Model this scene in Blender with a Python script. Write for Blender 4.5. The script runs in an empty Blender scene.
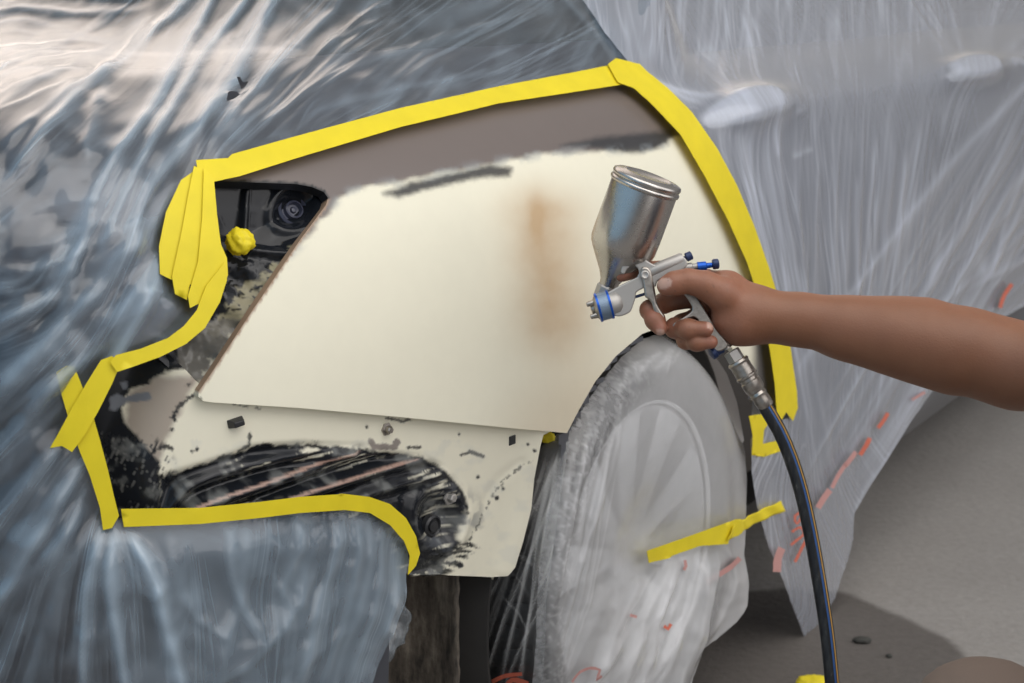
import bpy, bmesh, math, random
import numpy as np
from mathutils import Vector, Matrix
from mathutils.bvhtree import BVHTree
from mathutils.geometry import delaunay_2d_cdt

random.seed(7)
RNG = np.random.default_rng(11)
S = bpy.context.scene
COL = S.collection

# ------------------------------------------------------------------ camera
FPX, PITCH = 1600.0, math.radians(13.0)
CAM = np.array([0.0, 0.0, 1.19])
cd = bpy.data.cameras.new('camera')
cd.sensor_width = 36.0
cd.lens = FPX / 1024 * 36.0
cd.clip_start = 0.05
cd.dof.use_dof = True
cd.dof.focus_distance = 1.83
cd.dof.aperture_fstop = 8.0
co = bpy.data.objects.new('camera', cd)
COL.objects.link(co)
co.location = CAM
co.rotation_euler = (math.radians(90) - PITCH, 0, 0)
S.camera = co

# ------------------------------------------------------------------ colour management
S.view_settings.view_transform = 'Standard'
S.view_settings.look = 'None'
S.view_settings.gamma = 1.0
S.view_settings.use_curve_mapping = False
S.view_settings.exposure = 0.42
S.cycles.transparent_max_bounces = 24

# ------------------------------------------------------------------ world: open-sided yard, cool sky, warm daylight behind the car
W = bpy.data.worlds.new('world')
S.world = W
W.use_nodes = True
nt = W.node_tree
nt.nodes.clear()
def wn(t, **k):
    n = nt.nodes.new(t)
    for a, b in k.items():
        setattr(n, a, b)
    return n
tc = wn('ShaderNodeTexCoord')
def wdot(vec, lo, hi):
    d = wn('ShaderNodeVectorMath', operation='DOT_PRODUCT')
    nt.links.new(tc.outputs['Generated'], d.inputs[0])
    v = Vector(vec).normalized()
    d.inputs[1].default_value = v
    m = wn('ShaderNodeMapRange')
    m.interpolation_type = 'SMOOTHSTEP'
    m.inputs[1].default_value = lo
    m.inputs[2].default_value = hi
    nt.links.new(d.outputs['Value'], m.inputs[0])
    return m.outputs[0]
def wmix(fac, a, b):
    m = wn('ShaderNodeMix', data_type='RGBA')
    nt.links.new(fac, m.inputs[0])
    for i, c in ((6, a), (7, b)):
        if isinstance(c, tuple):
            m.inputs[i].default_value = (*c, 1)
        else:
            nt.links.new(c, m.inputs[i])
    return m.outputs[2]
c = wmix(wdot((0, 0, 1), -0.25, 0.75), (0.085, 0.08, 0.075), (0.46, 0.45, 0.45))      # ground to roof/sky
c = wmix(wdot((-0.85, -0.45, 0.22), 0.35, 0.98), c, (0.38, 0.60, 0.82))               # cool open sky on the left
c = wmix(wdot((-0.38, 1.0, 0.36), 0.77, 0.97), c, (2.3, 1.98, 1.75))                   # warm daylight beyond the car
c = wmix(wdot((0.82, -0.45, 0.34), 0.58, 0.96), c, (2.15, 2.10, 2.10))                 # open bright side on the right
bg = wn('ShaderNodeBackground')
bg.inputs[1].default_value = 0.62
nt.links.new(c, bg.inputs[0])
wo = wn('ShaderNodeOutputWorld')
nt.links.new(bg.outputs[0], wo.inputs[0])

def area(name, loc, target, sx, sy, power, col):
    l = bpy.data.lights.new(name, 'AREA')
    l.shape = 'RECTANGLE'
    l.size, l.size_y, l.energy, l.color = sx, sy, power, col
    o = bpy.data.objects.new(name, l)
    COL.objects.link(o)
    o.location = loc
    o.rotation_euler = (Vector(target) - Vector(loc)).to_track_quat('-Z', 'Y').to_euler()
    return o
area('overhead_softlight', (0.5, 0.5, 4.2), (0.2, 1.9, 0.8), 4.6, 4.0, 84, (1.0, 0.955, 0.9))  # unseen area lamp, added overhead for soft top light and streaks on the film

# ------------------------------------------------------------------ small numeric helpers
SP, CP = math.sin(PITCH), math.cos(PITCH)
def ray(px, py):
    a, b = (px - 512.0) / FPX, (341.5 - py) / FPX
    return np.array([a, CP + b * SP, -SP + b * CP])
def at(px, py, depth):
    return CAM + ray(px, py) * depth
def project(P):
    P = np.asarray(P, float) - CAM
    dep = P[..., 1] * CP - P[..., 2] * SP
    up = P[..., 1] * SP + P[..., 2] * CP
    return np.stack([512 + FPX * P[..., 0] / dep, 341.5 - FPX * up / dep], -1)
def ground(px, py, z=0.0):
    d = ray(px, py)
    return CAM + d * ((z - CAM[2]) / d[2])

_PA = RNG.random((256, 256)) * 2 * math.pi
_GX, _GY = np.cos(_PA), np.sin(_PA)
def vnoise(x, y, seed=0):
    x = np.asarray(x, float) + seed * 17.31; y = np.asarray(y, float) + seed * 9.73
    x, y = x * .8 - y * .6, x * .6 + y * .8
    xi, yi = np.floor(x).astype(int), np.floor(y).astype(int)
    fx, fy = x - xi, y - yi
    sx, sy = fx * fx * fx * (fx * (fx * 6 - 15) + 10), fy * fy * fy * (fy * (fy * 6 - 15) + 10)
    def g(i, j, dx, dy):
        i, j = i & 255, j & 255
        return _GX[i, j] * dx + _GY[i, j] * dy
    a = g(xi, yi, fx, fy) * (1 - sx) + g(xi + 1, yi, fx - 1, fy) * sx
    b = g(xi, yi + 1, fx, fy - 1) * (1 - sx) + g(xi + 1, yi + 1, fx - 1, fy - 1) * sx
    return np.clip(.5 + .8 * (a * (1 - sy) + b * sy), 0, 1)
def fbm(x, y, seed=0, o=4):
    s, a, t = 0, 1.0, 0
    for i in range(o):
        s = s + a * vnoise(x * 2 ** i, y * 2 ** i, seed + i * 3); t += a; a *= 0.5
    return s / t
def sstep(a, b, x):
    t = np.clip((np.asarray(x, float) - a) / (b - a), 0, 1)
    return t * t * (3 - 2 * t)
def pip(poly, x, y):
    poly = np.asarray(poly, float)
    ins = np.zeros(np.shape(x), bool)
    n = len(poly)
    for i in range(n):
        x0, y0 = poly[i]; x1, y1 = poly[(i + 1) % n]
        if y0 == y1:
            continue
        c = ((y0 > y) != (y1 > y)) & (x < (x1 - x0) * (y - y0) / (y1 - y0) + x0)
        ins ^= c
    return ins
def pdist(line, x, y, closed=False, want_t=False):
    line = np.asarray(line, float)
    if closed:
        line = np.vstack([line, line[:1]])
    best = np.full(np.shape(x), 1e9); bt = np.zeros(np.shape(x)); side = np.zeros(np.shape(x))
    L = np.hypot(*(line[1:] - line[:-1]).T); tot = max(L.sum(), 1e-9); acc = 0
    for i in range(len(line) - 1):
        (x0, y0), (x1, y1) = line[i], line[i + 1]
        dx, dy = x1 - x0, y1 - y0
        t = np.clip(((x - x0) * dx + (y - y0) * dy) / max(dx * dx + dy * dy, 1e-12), 0, 1)
        d = np.hypot(x - x0 - t * dx, y - y0 - t * dy)
        m = d < best
        best = np.where(m, d, best)
        if want_t:
            bt = np.where(m, (acc + t * L[i]) / tot, bt)
            side = np.where(m, np.sign((x - x0) * dy - (y - y0) * dx), side)
        acc += L[i]
    return (best, bt, side) if want_t else best
def sdp(poly, x, y):
    d = pdist(poly, x, y, True)
    return np.where(pip(poly, x, y), -d, d)
def smooth_line(pts, step, closed=False):
    """Catmull-Rom through pts, resampled to about `step`."""
    P = np.asarray(pts, float); n = len(P); out = []
    rng = range(n if closed else n - 1)
    for i in rng:
        if closed:
            p0, p1, p2, p3 = P[(i - 1) % n], P[i], P[(i + 1) % n], P[(i + 2) % n]
        else:
            p0, p1, p2, p3 = P[max(i - 1, 0)], P[i], P[i + 1], P[min(i + 2, n - 1)]
        k = max(1, int(np.linalg.norm(p2 - p1) / step))
        for j in range(k):
            t = j / k
            out.append(0.5 * (2 * p1 + (p2 - p0) * t + (2 * p0 - 5 * p1 + 4 * p2 - p3) * t * t + (3 * p1 - p0 - 3 * p2 + p3) * t ** 3))
    if not closed:
        out.append(P[-1])
    return np.array(out)

# ------------------------------------------------------------------ surfaces (metric, car-local)
DV = np.array([math.sin(math.radians(32)), math.cos(math.radians(32))])      # forward along the car
NV = np.array([DV[1], -DV[0]])                                               # outward, towards the camera side
W0 = np.array([0.192, 2.255])                                                # wheel centre in plan
def carpt(xl, yl, z):
    xl, yl, z = np.broadcast_arrays(np.asarray(xl, float), yl, z)
    return np.stack([W0[0] + DV[0] * xl + NV[0] * yl, W0[1] + DV[1] * xl + NV[1] * yl, z], -1)
# plan curve of the car's flank, round the rear corner and along the tail
_tau = np.linspace(-4.6, 3.0, 24000)                                          # arclength backwards from the wheel
_phi = np.interp(_tau, [-4.6, 0.12, 0.72, 0.88, 1.12, 1.25, 3.0], np.radians([0, 0, 15, 34, 76, 84, 90]))
_k = np.hanning(500); _k /= _k.sum()
_phi = np.convolve(np.pad(_phi, 250, mode='edge'), _k, 'same')[250:-250]
_i0 = np.argmin(abs(_tau))
_dt = _tau[1] - _tau[0]
_xl = np.concatenate([[0], np.cumsum(-np.cos(_phi[:-1]) * _dt)]); _xl -= _xl[_i0]
_yl = np.concatenate([[0], np.cumsum(-np.sin(_phi[:-1]) * _dt)]); _yl -= _yl[_i0] - 0.015
_rw = sstep(0.75, 1.15, _tau)
_wx = sstep(-1.0, 0.95, _tau)
def crtab(rows):
    R = np.array(rows, float)
    f = smooth_line(R, 1e-9 + 10, False)
    out = []
    n = len(R)
    for i in range(n - 1):
        p0, p1, p2, p3 = R[max(i - 1, 0)], R[i], R[i + 1], R[min(i + 2, n - 1)]
        for j in range(120):
            t = j / 120
            out.append(0.5 * (2 * p1 + (p2 - p0) * t + (2 * p0 - 5 * p1 + 4 * p2 - p3) * t * t + (3 * p1 - p0 - 3 * p2 + p3) * t ** 3))
    out.append(R[-1])
    out = np.array(out)
    v = np.concatenate([[0], np.cumsum(np.hypot(np.diff(out[:, 0]), np.diff(out[:, 1])))])
    return v, out
class Surf:
    def __init__(s, fn, u0, u1, v0, v1, nu, nv):
        s.fn = fn
        us, vs = np.linspace(u0, u1, nu), np.linspace(v0, v1, nv)
        U, V = np.meshgrid(us, vs, indexing='ij')
        s.UV = np.stack([U.ravel(), V.ravel()], -1)
        P = fn(s.UV[:, 0], s.UV[:, 1])
        idx = np.arange(nu * nv).reshape(nu, nv)
        a, b, c, d = idx[:-1, :-1].ravel(), idx[1:, :-1].ravel(), idx[1:, 1:].ravel(), idx[:-1, 1:].ravel()
        s.T = np.vstack([np.stack([a, b, c], -1), np.stack([a, c, d], -1)])
        s.Pg = P
        s.bvh = BVHTree.FromPolygons([tuple(p) for p in P], [tuple(int(i) for i in t) for t in s.T], all_triangles=True)
    def raw(s, px, py):
        d = ray(px, py)
        loc, nrm, ti, dist = s.bvh.ray_cast(Vector(CAM), Vector(d))
        if loc is None:
            for k in (0.98, 0.95, 0.9, 0.8, 0.7):        # slide towards the picture's middle until something is met
                loc, nrm, ti, dist = s.bvh.ray_cast(Vector(CAM), Vector(ray(512 + (px - 512) * k, 341 + (py - 341) * k)))
                if loc is not None:
                    break
            else:
                loc, nrm, ti, dist = s.bvh.find_nearest(Vector(CAM + d * 2.2))
        t = s.T[ti]
        A, B, Cc = s.Pg[t[0]], s.Pg[t[1]], s.Pg[t[2]]
        p = np.array(loc)
        v0, v1, v2 = B - A, Cc - A, p - A
        d00, d01, d11, d20, d21 = v0 @ v0, v0 @ v1, v1 @ v1, v2 @ v0, v2 @ v1
        den = d00 * d11 - d01 * d01
        b = (d11 * d20 - d01 * d21) / den; c = (d00 * d21 - d01 * d20) / den
        return s.UV[t[0]] * (1 - b - c) + s.UV[t[1]] * b + s.UV[t[2]] * c
    def solve(s, pts, off=0.0):
        """(u, v) where the sheet standing `off` proud of the surface is met, for many points at once"""
        pts = np.asarray(pts, float)
        uv = np.array([s.raw(*p) for p in pts])
        def pr(q):
            return project(s.P(q[:, 0], q[:, 1]) + (s.N(q[:, 0], q[:, 1]) * off if off else 0))
        best, be = uv.copy(), np.full(len(uv), 1e9)
        for it in range(9):
            f = pr(uv) - pts
            er = np.hypot(*f.T)
            m = er < be
            best[m] = uv[m]; be[m] = er[m]
            e = 1e-3
            ju, jv = (pr(uv + [e, 0]) - pr(uv - [e, 0])) / (2 * e), (pr(uv + [0, e]) - pr(uv - [0, e])) / (2 * e)
            det = ju[:, 0] * jv[:, 1] - ju[:, 1] * jv[:, 0]
            det = np.where(np.abs(det) < 100, 100 * np.where(det < 0, -1, 1), det)
            du = (f[:, 0] * jv[:, 1] - f[:, 1] * jv[:, 0]) / det
            dv = (ju[:, 0] * f[:, 1] - ju[:, 1] * f[:, 0]) / det
            uv = uv - np.clip(np.stack([du, dv], -1), -.02, .02)
        return best
    def uv(s, px, py):
        return s.solve([(px, py)])[0]
    def uvo(s, px, py, off):
        return s.solve([(px, py)], off)[0]
    def P(s, u, v):
        return s.fn(np.asarray(u, float), np.asarray(v, float))
    def N(s, u, v, e=0.004):
        du = s.fn(u + e, v) - s.fn(u - e, v); dv = s.fn(u, v + e) - s.fn(u, v - e)
        n = np.cross(du, dv)
        return n / np.maximum(np.linalg.norm(n, axis=-1, keepdims=True), 1e-12)
    def uvo(s, px, py, off):
        # where the sheet standing `off` proud of the surface is met
        q = np.array([px, py], float)
        uv = s.uv(*q)
        if abs(off) < 1e-4:
            return uv
        for k in range(4):
            e = np.array([px, py]) - project(s.P(*uv) + s.N(*uv) * off)
            q = q + np.clip(e, -25, 25) * .9
            uv = s.uv(*q)
        return uv
    def pt(s, px, py, off=0.0):
        uv = s.uvo(px, py, off)
        return s.P(uv[0], uv[1]) + s.N(uv[0], uv[1]) * off
def skin_fn(rows):
    vt, tab = crtab(rows)
    def fn(u, v):
        tau = -u
        x0, y0, rw, wx = (np.interp(tau, _tau, q) for q in (_xl, _yl, _rw, _wx))
        a, zs, b, zr = (np.interp(v, vt, tab[:, k]) for k in range(4))
        z = zs * (1 - rw) + zr * rw
        a = a + .55 * np.clip(z - .958, 0, .085) * sstep(.16, .40, u)          # shoulder crease along the doors
        return carpt(x0 + b * wx, -0.9 + (y0 + 0.9) * (1 - a / 0.9), z)
    return fn, vt[-1]
BODY_ROWS = [(.07, .17, .05, .20), (.012, .30, .0, .35), (0, .55, 0, .55), (0, .72, 0, .75), (.010, .83, .012, .88), (.034, .92, .035, .965),
             (.075, .99, .09, 1.02), (.135, 1.045, .28, 1.055), (.20, 1.12, .55, 1.09), (.30, 1.25, .75, 1.21), (.40, 1.37, .95, 1.36), (.56, 1.45, 1.2, 1.45)]
FILM_ROWS = [(.0, -.05, -.02, .02), (-.003, .25, -.005, .30), (-.003, .55, -.003, .55), (-.002, .72, -.002, .75), (.009, .83, .010, .88), (.033, .92, .033, .965),
             (.073, .99, .088, 1.02), (.132, 1.045, .27, 1.058), (.196, 1.12, .53, 1.10), (.296, 1.25, .74, 1.22), (.396, 1.37, .94, 1.37), (.556, 1.455, 1.19, 1.46)]
_bf, _bv = skin_fn(BODY_ROWS)
_ff, _fv = skin_fn(FILM_ROWS)
BODY = Surf(_bf, -2.6, 4.4, 0, _bv, 420, 90)
FILM = Surf(_ff, -2.6, 4.4, 0, _fv, 420, 90)
# wheel-facing surface of the cover film: hugs the tyre's shoulder at the rear and top, hangs free at the front and bottom
WZ, WR = 0.335, 0.322
def wheel_fn(u, v):
    r = np.hypot(u, v - WZ); ang = np.arctan2(v - WZ, u)
    hug = sstep(-0.9, 0.3, np.cos(ang - math.radians(140)))
    k = np.clip((r - 0.285) / 0.07, 0, 1.6)
    y = 0.020 - 0.10 * hug * k ** 2 - 0.02 * sstep(0.2, 0.0, r) + 0.012 * sstep(0.30, 0.22, r) * sstep(0.05, 0.2, r)
    return carpt(u, y, v)
WHEEL = Surf(wheel_fn, -0.60, 0.75, -0.25, 0.80, 160, 130)
def tread_fn(u, v):                                                           # u outwards across the tread, v = angle up the rear of the tyre
    r = WR + 0.016
    return carpt(-r * np.cos(v / r), u - 0.02, WZ + r * np.sin(v / r))
TREAD = Surf(tread_fn, -0.50, 0.02, -0.5, 0.42, 60, 90)

# ------------------------------------------------------------------ linking
def link(name, verts, faces, mats, parent=None, smooth=True, kind=None):
    verts = np.asarray(verts, float)
    org = np.zeros(3)
    if parent is None:
        org = np.array([(verts[:, 0].min() + verts[:, 0].max()) / 2, (verts[:, 1].min() + verts[:, 1].max()) / 2, verts[:, 2].min()])
    me = bpy.data.meshes.new(name)
    me.from_pydata([tuple(p) for p in (verts - org)], [], [tuple(int(i) for i in f) for f in faces])
    me.update()
    for m in (mats if isinstance(mats, (list, tuple)) else [mats]):
        me.materials.append(m)
    if smooth:
        me.polygons.foreach_set('use_smooth', [True] * len(me.polygons))
    o = bpy.data.objects.new(name, me)
    COL.objects.link(o)
    if parent is not None:
        o.parent = parent
        o.matrix_parent_inverse = Matrix.Translation(-world_loc(parent))
    else:
        o.location = org
    if kind:
        o['kind'] = kind
    return o
def world_loc(o):
    p = Vector(o.location)
    if o.parent is not None:
        p = world_loc(o.parent) + (o.matrix_parent_inverse.translation + p)
    return p
def empty(name, loc, label, cat, group=None):
    o = bpy.data.objects.new(name, None)
    o.empty_display_size = 0.1
    COL.objects.link(o)
    o.location = loc
    return tag(o, label, cat, group)
def tag(o, label, cat, group=None):
    o['label'] = label; o['category'] = cat
    if group:
        o['group'] = group
    return o
def setcol(o, rgb, name='Col'):
    a = o.data.color_attributes.new(name, 'FLOAT_COLOR', 'POINT')
    rgba = np.ones((len(rgb), 4)); rgba[:, :3] = rgb
    a.data.foreach_set('color', rgba.ravel())
def setval(o, v, name):
    a = o.data.attributes.new(name, 'FLOAT', 'POINT')
    a.data.foreach_set('value', np.asarray(v, float).ravel())
def solid(o, t, off=-1.0, bevel=0.0):
    m = o.modifiers.new('solidify', 'SOLIDIFY')
    m.thickness, m.offset = t, off
    m.use_even_offset = False
    if bevel:
        b = o.modifiers.new('bevel', 'BEVEL')
        b.width, b.segments, b.limit_method = bevel, 2, 'ANGLE'
    return o

# ------------------------------------------------------------------ patches laid on a surface
def patch(name, poly, surf, off, res, mat, parent=None, holes=(), disp=None, thick=0, smooth_poly=False, rim=0.0, poff=None, coarse=0, relaxed=0):
    """A sheet bounded by an outline (given where the camera sees it) lying on `surf`; disp(px, py, u, v, edge_distance) adds relief in metres."""
    poff = off if poff is None else poff
    def outline(pl):
        pl = np.asarray(pl, float)
        if smooth_poly:
            pl = smooth_line(pl, 6, True)
        else:
            q = []
            for i in range(len(pl)):
                a, b = pl[i], pl[(i + 1) % len(pl)]
                k = max(1, int(np.hypot(*(b - a)) / 10))
                q += [a + (b - a) * j / k for j in range(k)]
            pl = np.array(q)
        uv = surf.solve(pl, poff)
        q = []
        for i in range(len(uv)):
            a, b = uv[i], uv[(i + 1) % len(uv)]
            k = max(1, int(np.hypot(*(b - a)) / res + .5))
            q += [a + (b - a) * j / k for j in range(k)]
        q = np.array(q)
        keep = [0]
        for i in range(1, len(q)):
            if np.hypot(*(q[i] - q[keep[-1]])) > res * 0.3:
                keep.append(i)
        return q[keep]
    rings = [outline(poly)] + [outline(h) for h in holes]
    R = rings[0]
    lo, hi = R.min(0), R.max(0)
    gu, gv = np.meshgrid(np.arange(lo[0], hi[0], res), np.arange(lo[1], hi[1], res * 0.87), indexing='ij')
    gu = gu + (np.arange(gu.shape[1]) % 2)[None, :] * res * 0.5
    gu, gv = gu.ravel(), gv.ravel()
    gu = gu + RNG.uniform(-.12, .12, gu.shape) * res; gv = gv + RNG.uniform(-.12, .12, gv.shape) * res
    if coarse:                                            # sparser away from the exposed part
        q = project(surf.P(gu, gv))
        ii = np.arange(len(gu)); nv_ = len(np.arange(lo[1], hi[1], res * 0.87))
        far = (q[:, 0] < -45) | (q[:, 0] > 1069) | (q[:, 1] < -45) | (q[:, 1] > 728)
        sel = ~far | ((ii // nv_ % coarse == 0) & (ii % nv_ % coarse == 0))
        gu, gv = gu[sel], gv[sel]
    m = pip(R, gu, gv)
    for h in rings[1:]:
        m &= ~pip(h, gu, gv)
    gu, gv = gu[m], gv[m]
    d = np.full(gu.shape, 1e9)
    for r in rings:
        d = np.minimum(d, pdist(r, gu, gv, True))
    m = d > res * 0.45
    gu, gv = gu[m], gv[m]
    pts = list(map(tuple, np.vstack(rings))) + list(zip(gu, gv))
    ed, k = [], 0
    for r in rings:
        n = len(r)
        ed += [(k + i, k + (i + 1) % n) for i in range(n)]; k += n
    vs, _, fs, _, _, _ = delaunay_2d_cdt([Vector(p) for p in pts], ed, [], 0, 1e-7)
    uv = np.array([tuple(v) for v in vs])
    fs = np.array([f for f in fs if len(f) == 3])
    cen = uv[fs].mean(1)
    m = pip(R, cen[:, 0], cen[:, 1])
    for h in rings[1:]:
        m &= ~pip(h, cen[:, 0], cen[:, 1])
    fs = fs[m]
    a, b, c = uv[fs[:, 0]], uv[fs[:, 1]], uv[fs[:, 2]]
    cr = (b[:, 0] - a[:, 0]) * (c[:, 1] - a[:, 1]) - (b[:, 1] - a[:, 1]) * (c[:, 0] - a[:, 0])
    fs = np.where((cr < 0)[:, None], fs[:, ::-1], fs)
    used = np.unique(fs)
    remap = -np.ones(len(uv), int); remap[used] = np.arange(len(used))
    uv, fs = uv[used], remap[fs]
    P = surf.P(uv[:, 0], uv[:, 1])
    N = surf.N(uv[:, 0], uv[:, 1])
    px = project(P + N * poff)
    edge = pdist(np.vstack([rings[0]]), uv[:, 0], uv[:, 1], True)
    dd = np.zeros(len(uv)) + off
    if disp is not None:
        dd = dd + disp(px[:, 0], px[:, 1], uv[:, 0], uv[:, 1], edge)
    E = np.vstack([fs[:, [0, 1]], fs[:, [1, 2]], fs[:, [2, 0]]])
    def relax(q, n):
        for _ in range(n):
            s_, c_ = np.zeros(len(q)), np.zeros(len(q))
            np.add.at(s_, E[:, 0], q[E[:, 1]]); np.add.at(s_, E[:, 1], q[E[:, 0]])
            np.add.at(c_, E[:, 0], 1); np.add.at(c_, E[:, 1], 1)
            q = q * .4 + .6 * s_ / np.maximum(c_, 1)
        return q
    dd = relax(dd, relaxed)
    o = link(name, P + N * dd[:, None], fs, mat, parent)
    bm = bmesh.new(); bm.from_mesh(o.data)
    for e in bm.edges:
        if len(e.link_faces) == 1:
            e.smooth = False
    bm.to_mesh(o.data); bm.free()
    ul = o.data.uv_layers.new(name='UVMap')
    li = np.zeros(len(o.data.loops), int); o.data.loops.foreach_get('vertex_index', li)
    ul.data.foreach_set('uv', uv[li].ravel())
    if thick:
        solid(o, thick)
    if rim:
        solid(o, rim)
    o_info = dict(px=px, uv=uv, edge=edge, relax=relax)
    return o, o_info
# ------------------------------------------------------------------ materials
class NT:
    def __init__(s, name):
        s.m = bpy.data.materials.new(name); s.m.use_nodes = True
        s.t = s.m.node_tree; s.t.nodes.clear()
        s.out = s.n('ShaderNodeOutputMaterial')
    def n(s, t, ins=None, **k):
        nd = s.t.nodes.new(t)
        for a, b in k.items():
            setattr(nd, a, b)
        for a, b in (ins or {}).items():
            s.set(nd.inputs[a], b)
        return nd
    def set(s, sock, b):
        if hasattr(b, 'is_linked') or isinstance(b, bpy.types.NodeSocket):
            s.t.links.new(b, sock)
        elif isinstance(b, tuple) and len(b) == 3 and sock.type == 'RGBA':
            sock.default_value = (*b, 1)
        else:
            sock.default_value = b
    def math(s, op, a, b=0.0, clamp=False):
        return s.n('ShaderNodeMath', {0: a, 1: b}, operation=op, use_clamp=clamp).outputs[0]
    def mixc(s, f, a, b, bt='MIX'):
        return s.n('ShaderNodeMix', {0: f, 6: a, 7: b}, data_type='RGBA', blend_type=bt).outputs[2]
    def mixs(s, f, a, b):
        return s.n('ShaderNodeMixShader', {0: f, 1: a, 2: b}).outputs[0]
    def attr(s, name):
        return s.n('ShaderNodeAttribute', attribute_name=name)
    def obj(s):
        return s.n('ShaderNodeTexCoord').outputs['Object']
    def uv(s):
        return s.n('ShaderNodeTexCoord').outputs['UV']
    def noise(s, sc, det=3.0, vec=None, rough=.5):
        i = {'Scale': sc, 'Detail': det, 'Roughness': rough}
        i['Vector'] = vec if vec is not None else s.obj()
        return s.n('ShaderNodeTexNoise', i).outputs[0]
    def mapping(s, scale, vec=None, rot=(0, 0, 0)):
        return s.n('ShaderNodeMapping', {0: vec if vec is not None else s.obj(), 3: scale, 2: rot}).outputs[0]
    def ramp(s, f, stops):
        r = s.n('ShaderNodeValToRGB', {0: f})
        e = r.color_ramp.elements
        while len(e) < len(stops):
            e.new(0.5)
        for q, (p, c) in zip(e, stops):
            q.position = p; q.color = (*c, 1) if isinstance(c, tuple) else (c, c, c, 1)
        return r.outputs[0]
    def bump(s, h, strength=.3, dist=.002, normal=None):
        i = {'Height': h, 'Strength': strength, 'Distance': dist}
        if normal is not None:
            i['Normal'] = normal
        return s.n('ShaderNodeBump', i).outputs[0]
    def bsdf(s, **k):
        b = s.n('ShaderNodeBsdfPrincipled')
        for a, v in k.items():
            s.set(b.inputs[a.replace('_', ' ')], v)
        return b.outputs[0]
    def done(s, sh):
        s.t.links.new(sh, s.out.inputs[0])
        return s.m
def plain(name, col, rough=.5, metal=0.0, bump=0.0, sc=200.0, var=0.0, **k):
    n = NT(name)
    cc = col
    if var:
        cc = n.mixc(n.noise(sc * .3, 4), tuple(c * (1 - var) for c in col), tuple(min(1, c * (1 + var)) for c in col))
    kw = dict(Base_Color=cc, Roughness=rough, Metallic=metal)
    if bump:
        kw['Normal'] = n.bump(n.noise(sc, 3), bump, .001)
    kw.update(k)
    return n.done(n.bsdf(**kw))

# masking film: clear polythene, hazy where it is doubled and creased
def film_mat(name, tint=(.80, .845, .90), base=.34, rough=.16, streak=(60, 6, 1), sbump=.35, crump=.25, gain=1.0, sh=.15, fz=.26, psi=None):
    n = NT(name)
    hz = n.attr('haze').outputs['Fac']
    st = n.mapping(streak, n.uv())
    s1 = n.noise(1.0, 4.0, st, .6)
    wob = n.noise(11.0, 4.0, n.uv(), .55)
    nrm = n.bump(s1, sbump, .012)
    if psi:
        fa, fl = n.attr('fold_across').outputs['Fac'], n.attr('fold_along').outputs['Fac']
        def streaks(k, l, det, w):
            v = n.n('ShaderNodeCombineXYZ', {0: n.math('MULTIPLY', fa, k), 1: n.math('MULTIPLY', fl, l), 2: w}).outputs[0]
            return n.noise(1.0, det, v, .55)
        a1, a2, a3 = streaks(psi[0], .55, 0.6, 0.0), streaks(psi[1], .9, 0.6, 7.3), streaks(psi[0] * .35, .8, 0.5, 3.1)
        def ridge(q, wd):
            return n.math('POWER', n.math('MAXIMUM', n.math('SUBTRACT', 1.0, n.math('MULTIPLY', n.math('ABSOLUTE', n.math('SUBTRACT', q, .5)), wd)), 0.0), 1.6)
        gate = n.n('ShaderNodeMapRange', {0: a3, 1: .42, 2: .62, 3: .12, 4: 1.0}).outputs[0]
        r1, r2 = n.math('MULTIPLY', ridge(a1, 13.0), gate), n.math('MULTIPLY', ridge(a2, 9.0), gate)
        fine = n.math('ADD', n.math('MULTIPLY', r1, psi[2]), n.math('MULTIPLY', r2, psi[3]))
        nrm = n.bump(n.math('ADD', n.math('MULTIPLY', a1, 1.0), n.math('MULTIPLY', a2, .35)), psi[4], .010, nrm)
        hz = n.math('ADD', hz, fine)
    nrm = n.bump(wob, crump, .02, nrm)
    lw = n.n('ShaderNodeLayerWeight', {'Blend': .35, 'Normal': nrm}).outputs['Facing']
    h = n.math('ADD', n.math('ADD', hz, base), n.math('MULTIPLY', lw, fz))
    h = n.math('ADD', h, n.math('MULTIPLY', n.math('SUBTRACT', s1, .5), sh), True)
    h = n.math('MINIMUM', h, .93)
    tr = n.n('ShaderNodeBsdfTransparent', {0: (.93, .95, .97)}).outputs[0]
    df = n.n('ShaderNodeBsdfDiffuse', {0: tint, 'Normal': nrm}).outputs[0]
    tl = n.n('ShaderNodeBsdfTranslucent', {0: tint, 'Normal': nrm}).outputs[0]
    body = n.mixs(h, tr, n.mixs(.38, df, tl))
    gl = n.n('ShaderNodeBsdfGlossy', {0: (1, 1, 1), 1: rough, 'Normal': nrm}).outputs[0]
    fr = n.n('ShaderNodeFresnel', {'IOR': 1.5, 'Normal': nrm}).outputs[0]
    return n.done(n.mixs(n.math('MULTIPLY', fr, 1.6 * gain, True), body, gl))
M = {}
M['film'] = film_mat('film_rear', tint=(.52, .66, .79), base=.0, rough=.20, streak=(3, 3, 1), sbump=.02, crump=.03, gain=.85, fz=.16, psi=(4.2, 10.0, .20, .07, .08))  # teal of the shadowed tail is put into the tint
M['film_door'] = film_mat('film_door', tint=(.72, .775, .90), base=.26, rough=.27, streak=(95, 2.2, 1), sbump=.05, crump=.03, sh=.18, psi=(6.0, 15.0, .26, .11, .12))
M['film_wheel'] = film_mat('film_wheel', tint=(.94, .95, .97), base=.05, rough=.24, streak=(14, 14, 1), sbump=.03, crump=.05, fz=.18, gain=.8)
M['film_tread'] = film_mat('film_tread', tint=(.82, .83, .83), base=.0, rough=.2, streak=(40, 12, 1), sbump=.05, crump=.06, fz=.05, gain=.4, sh=.05)

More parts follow.
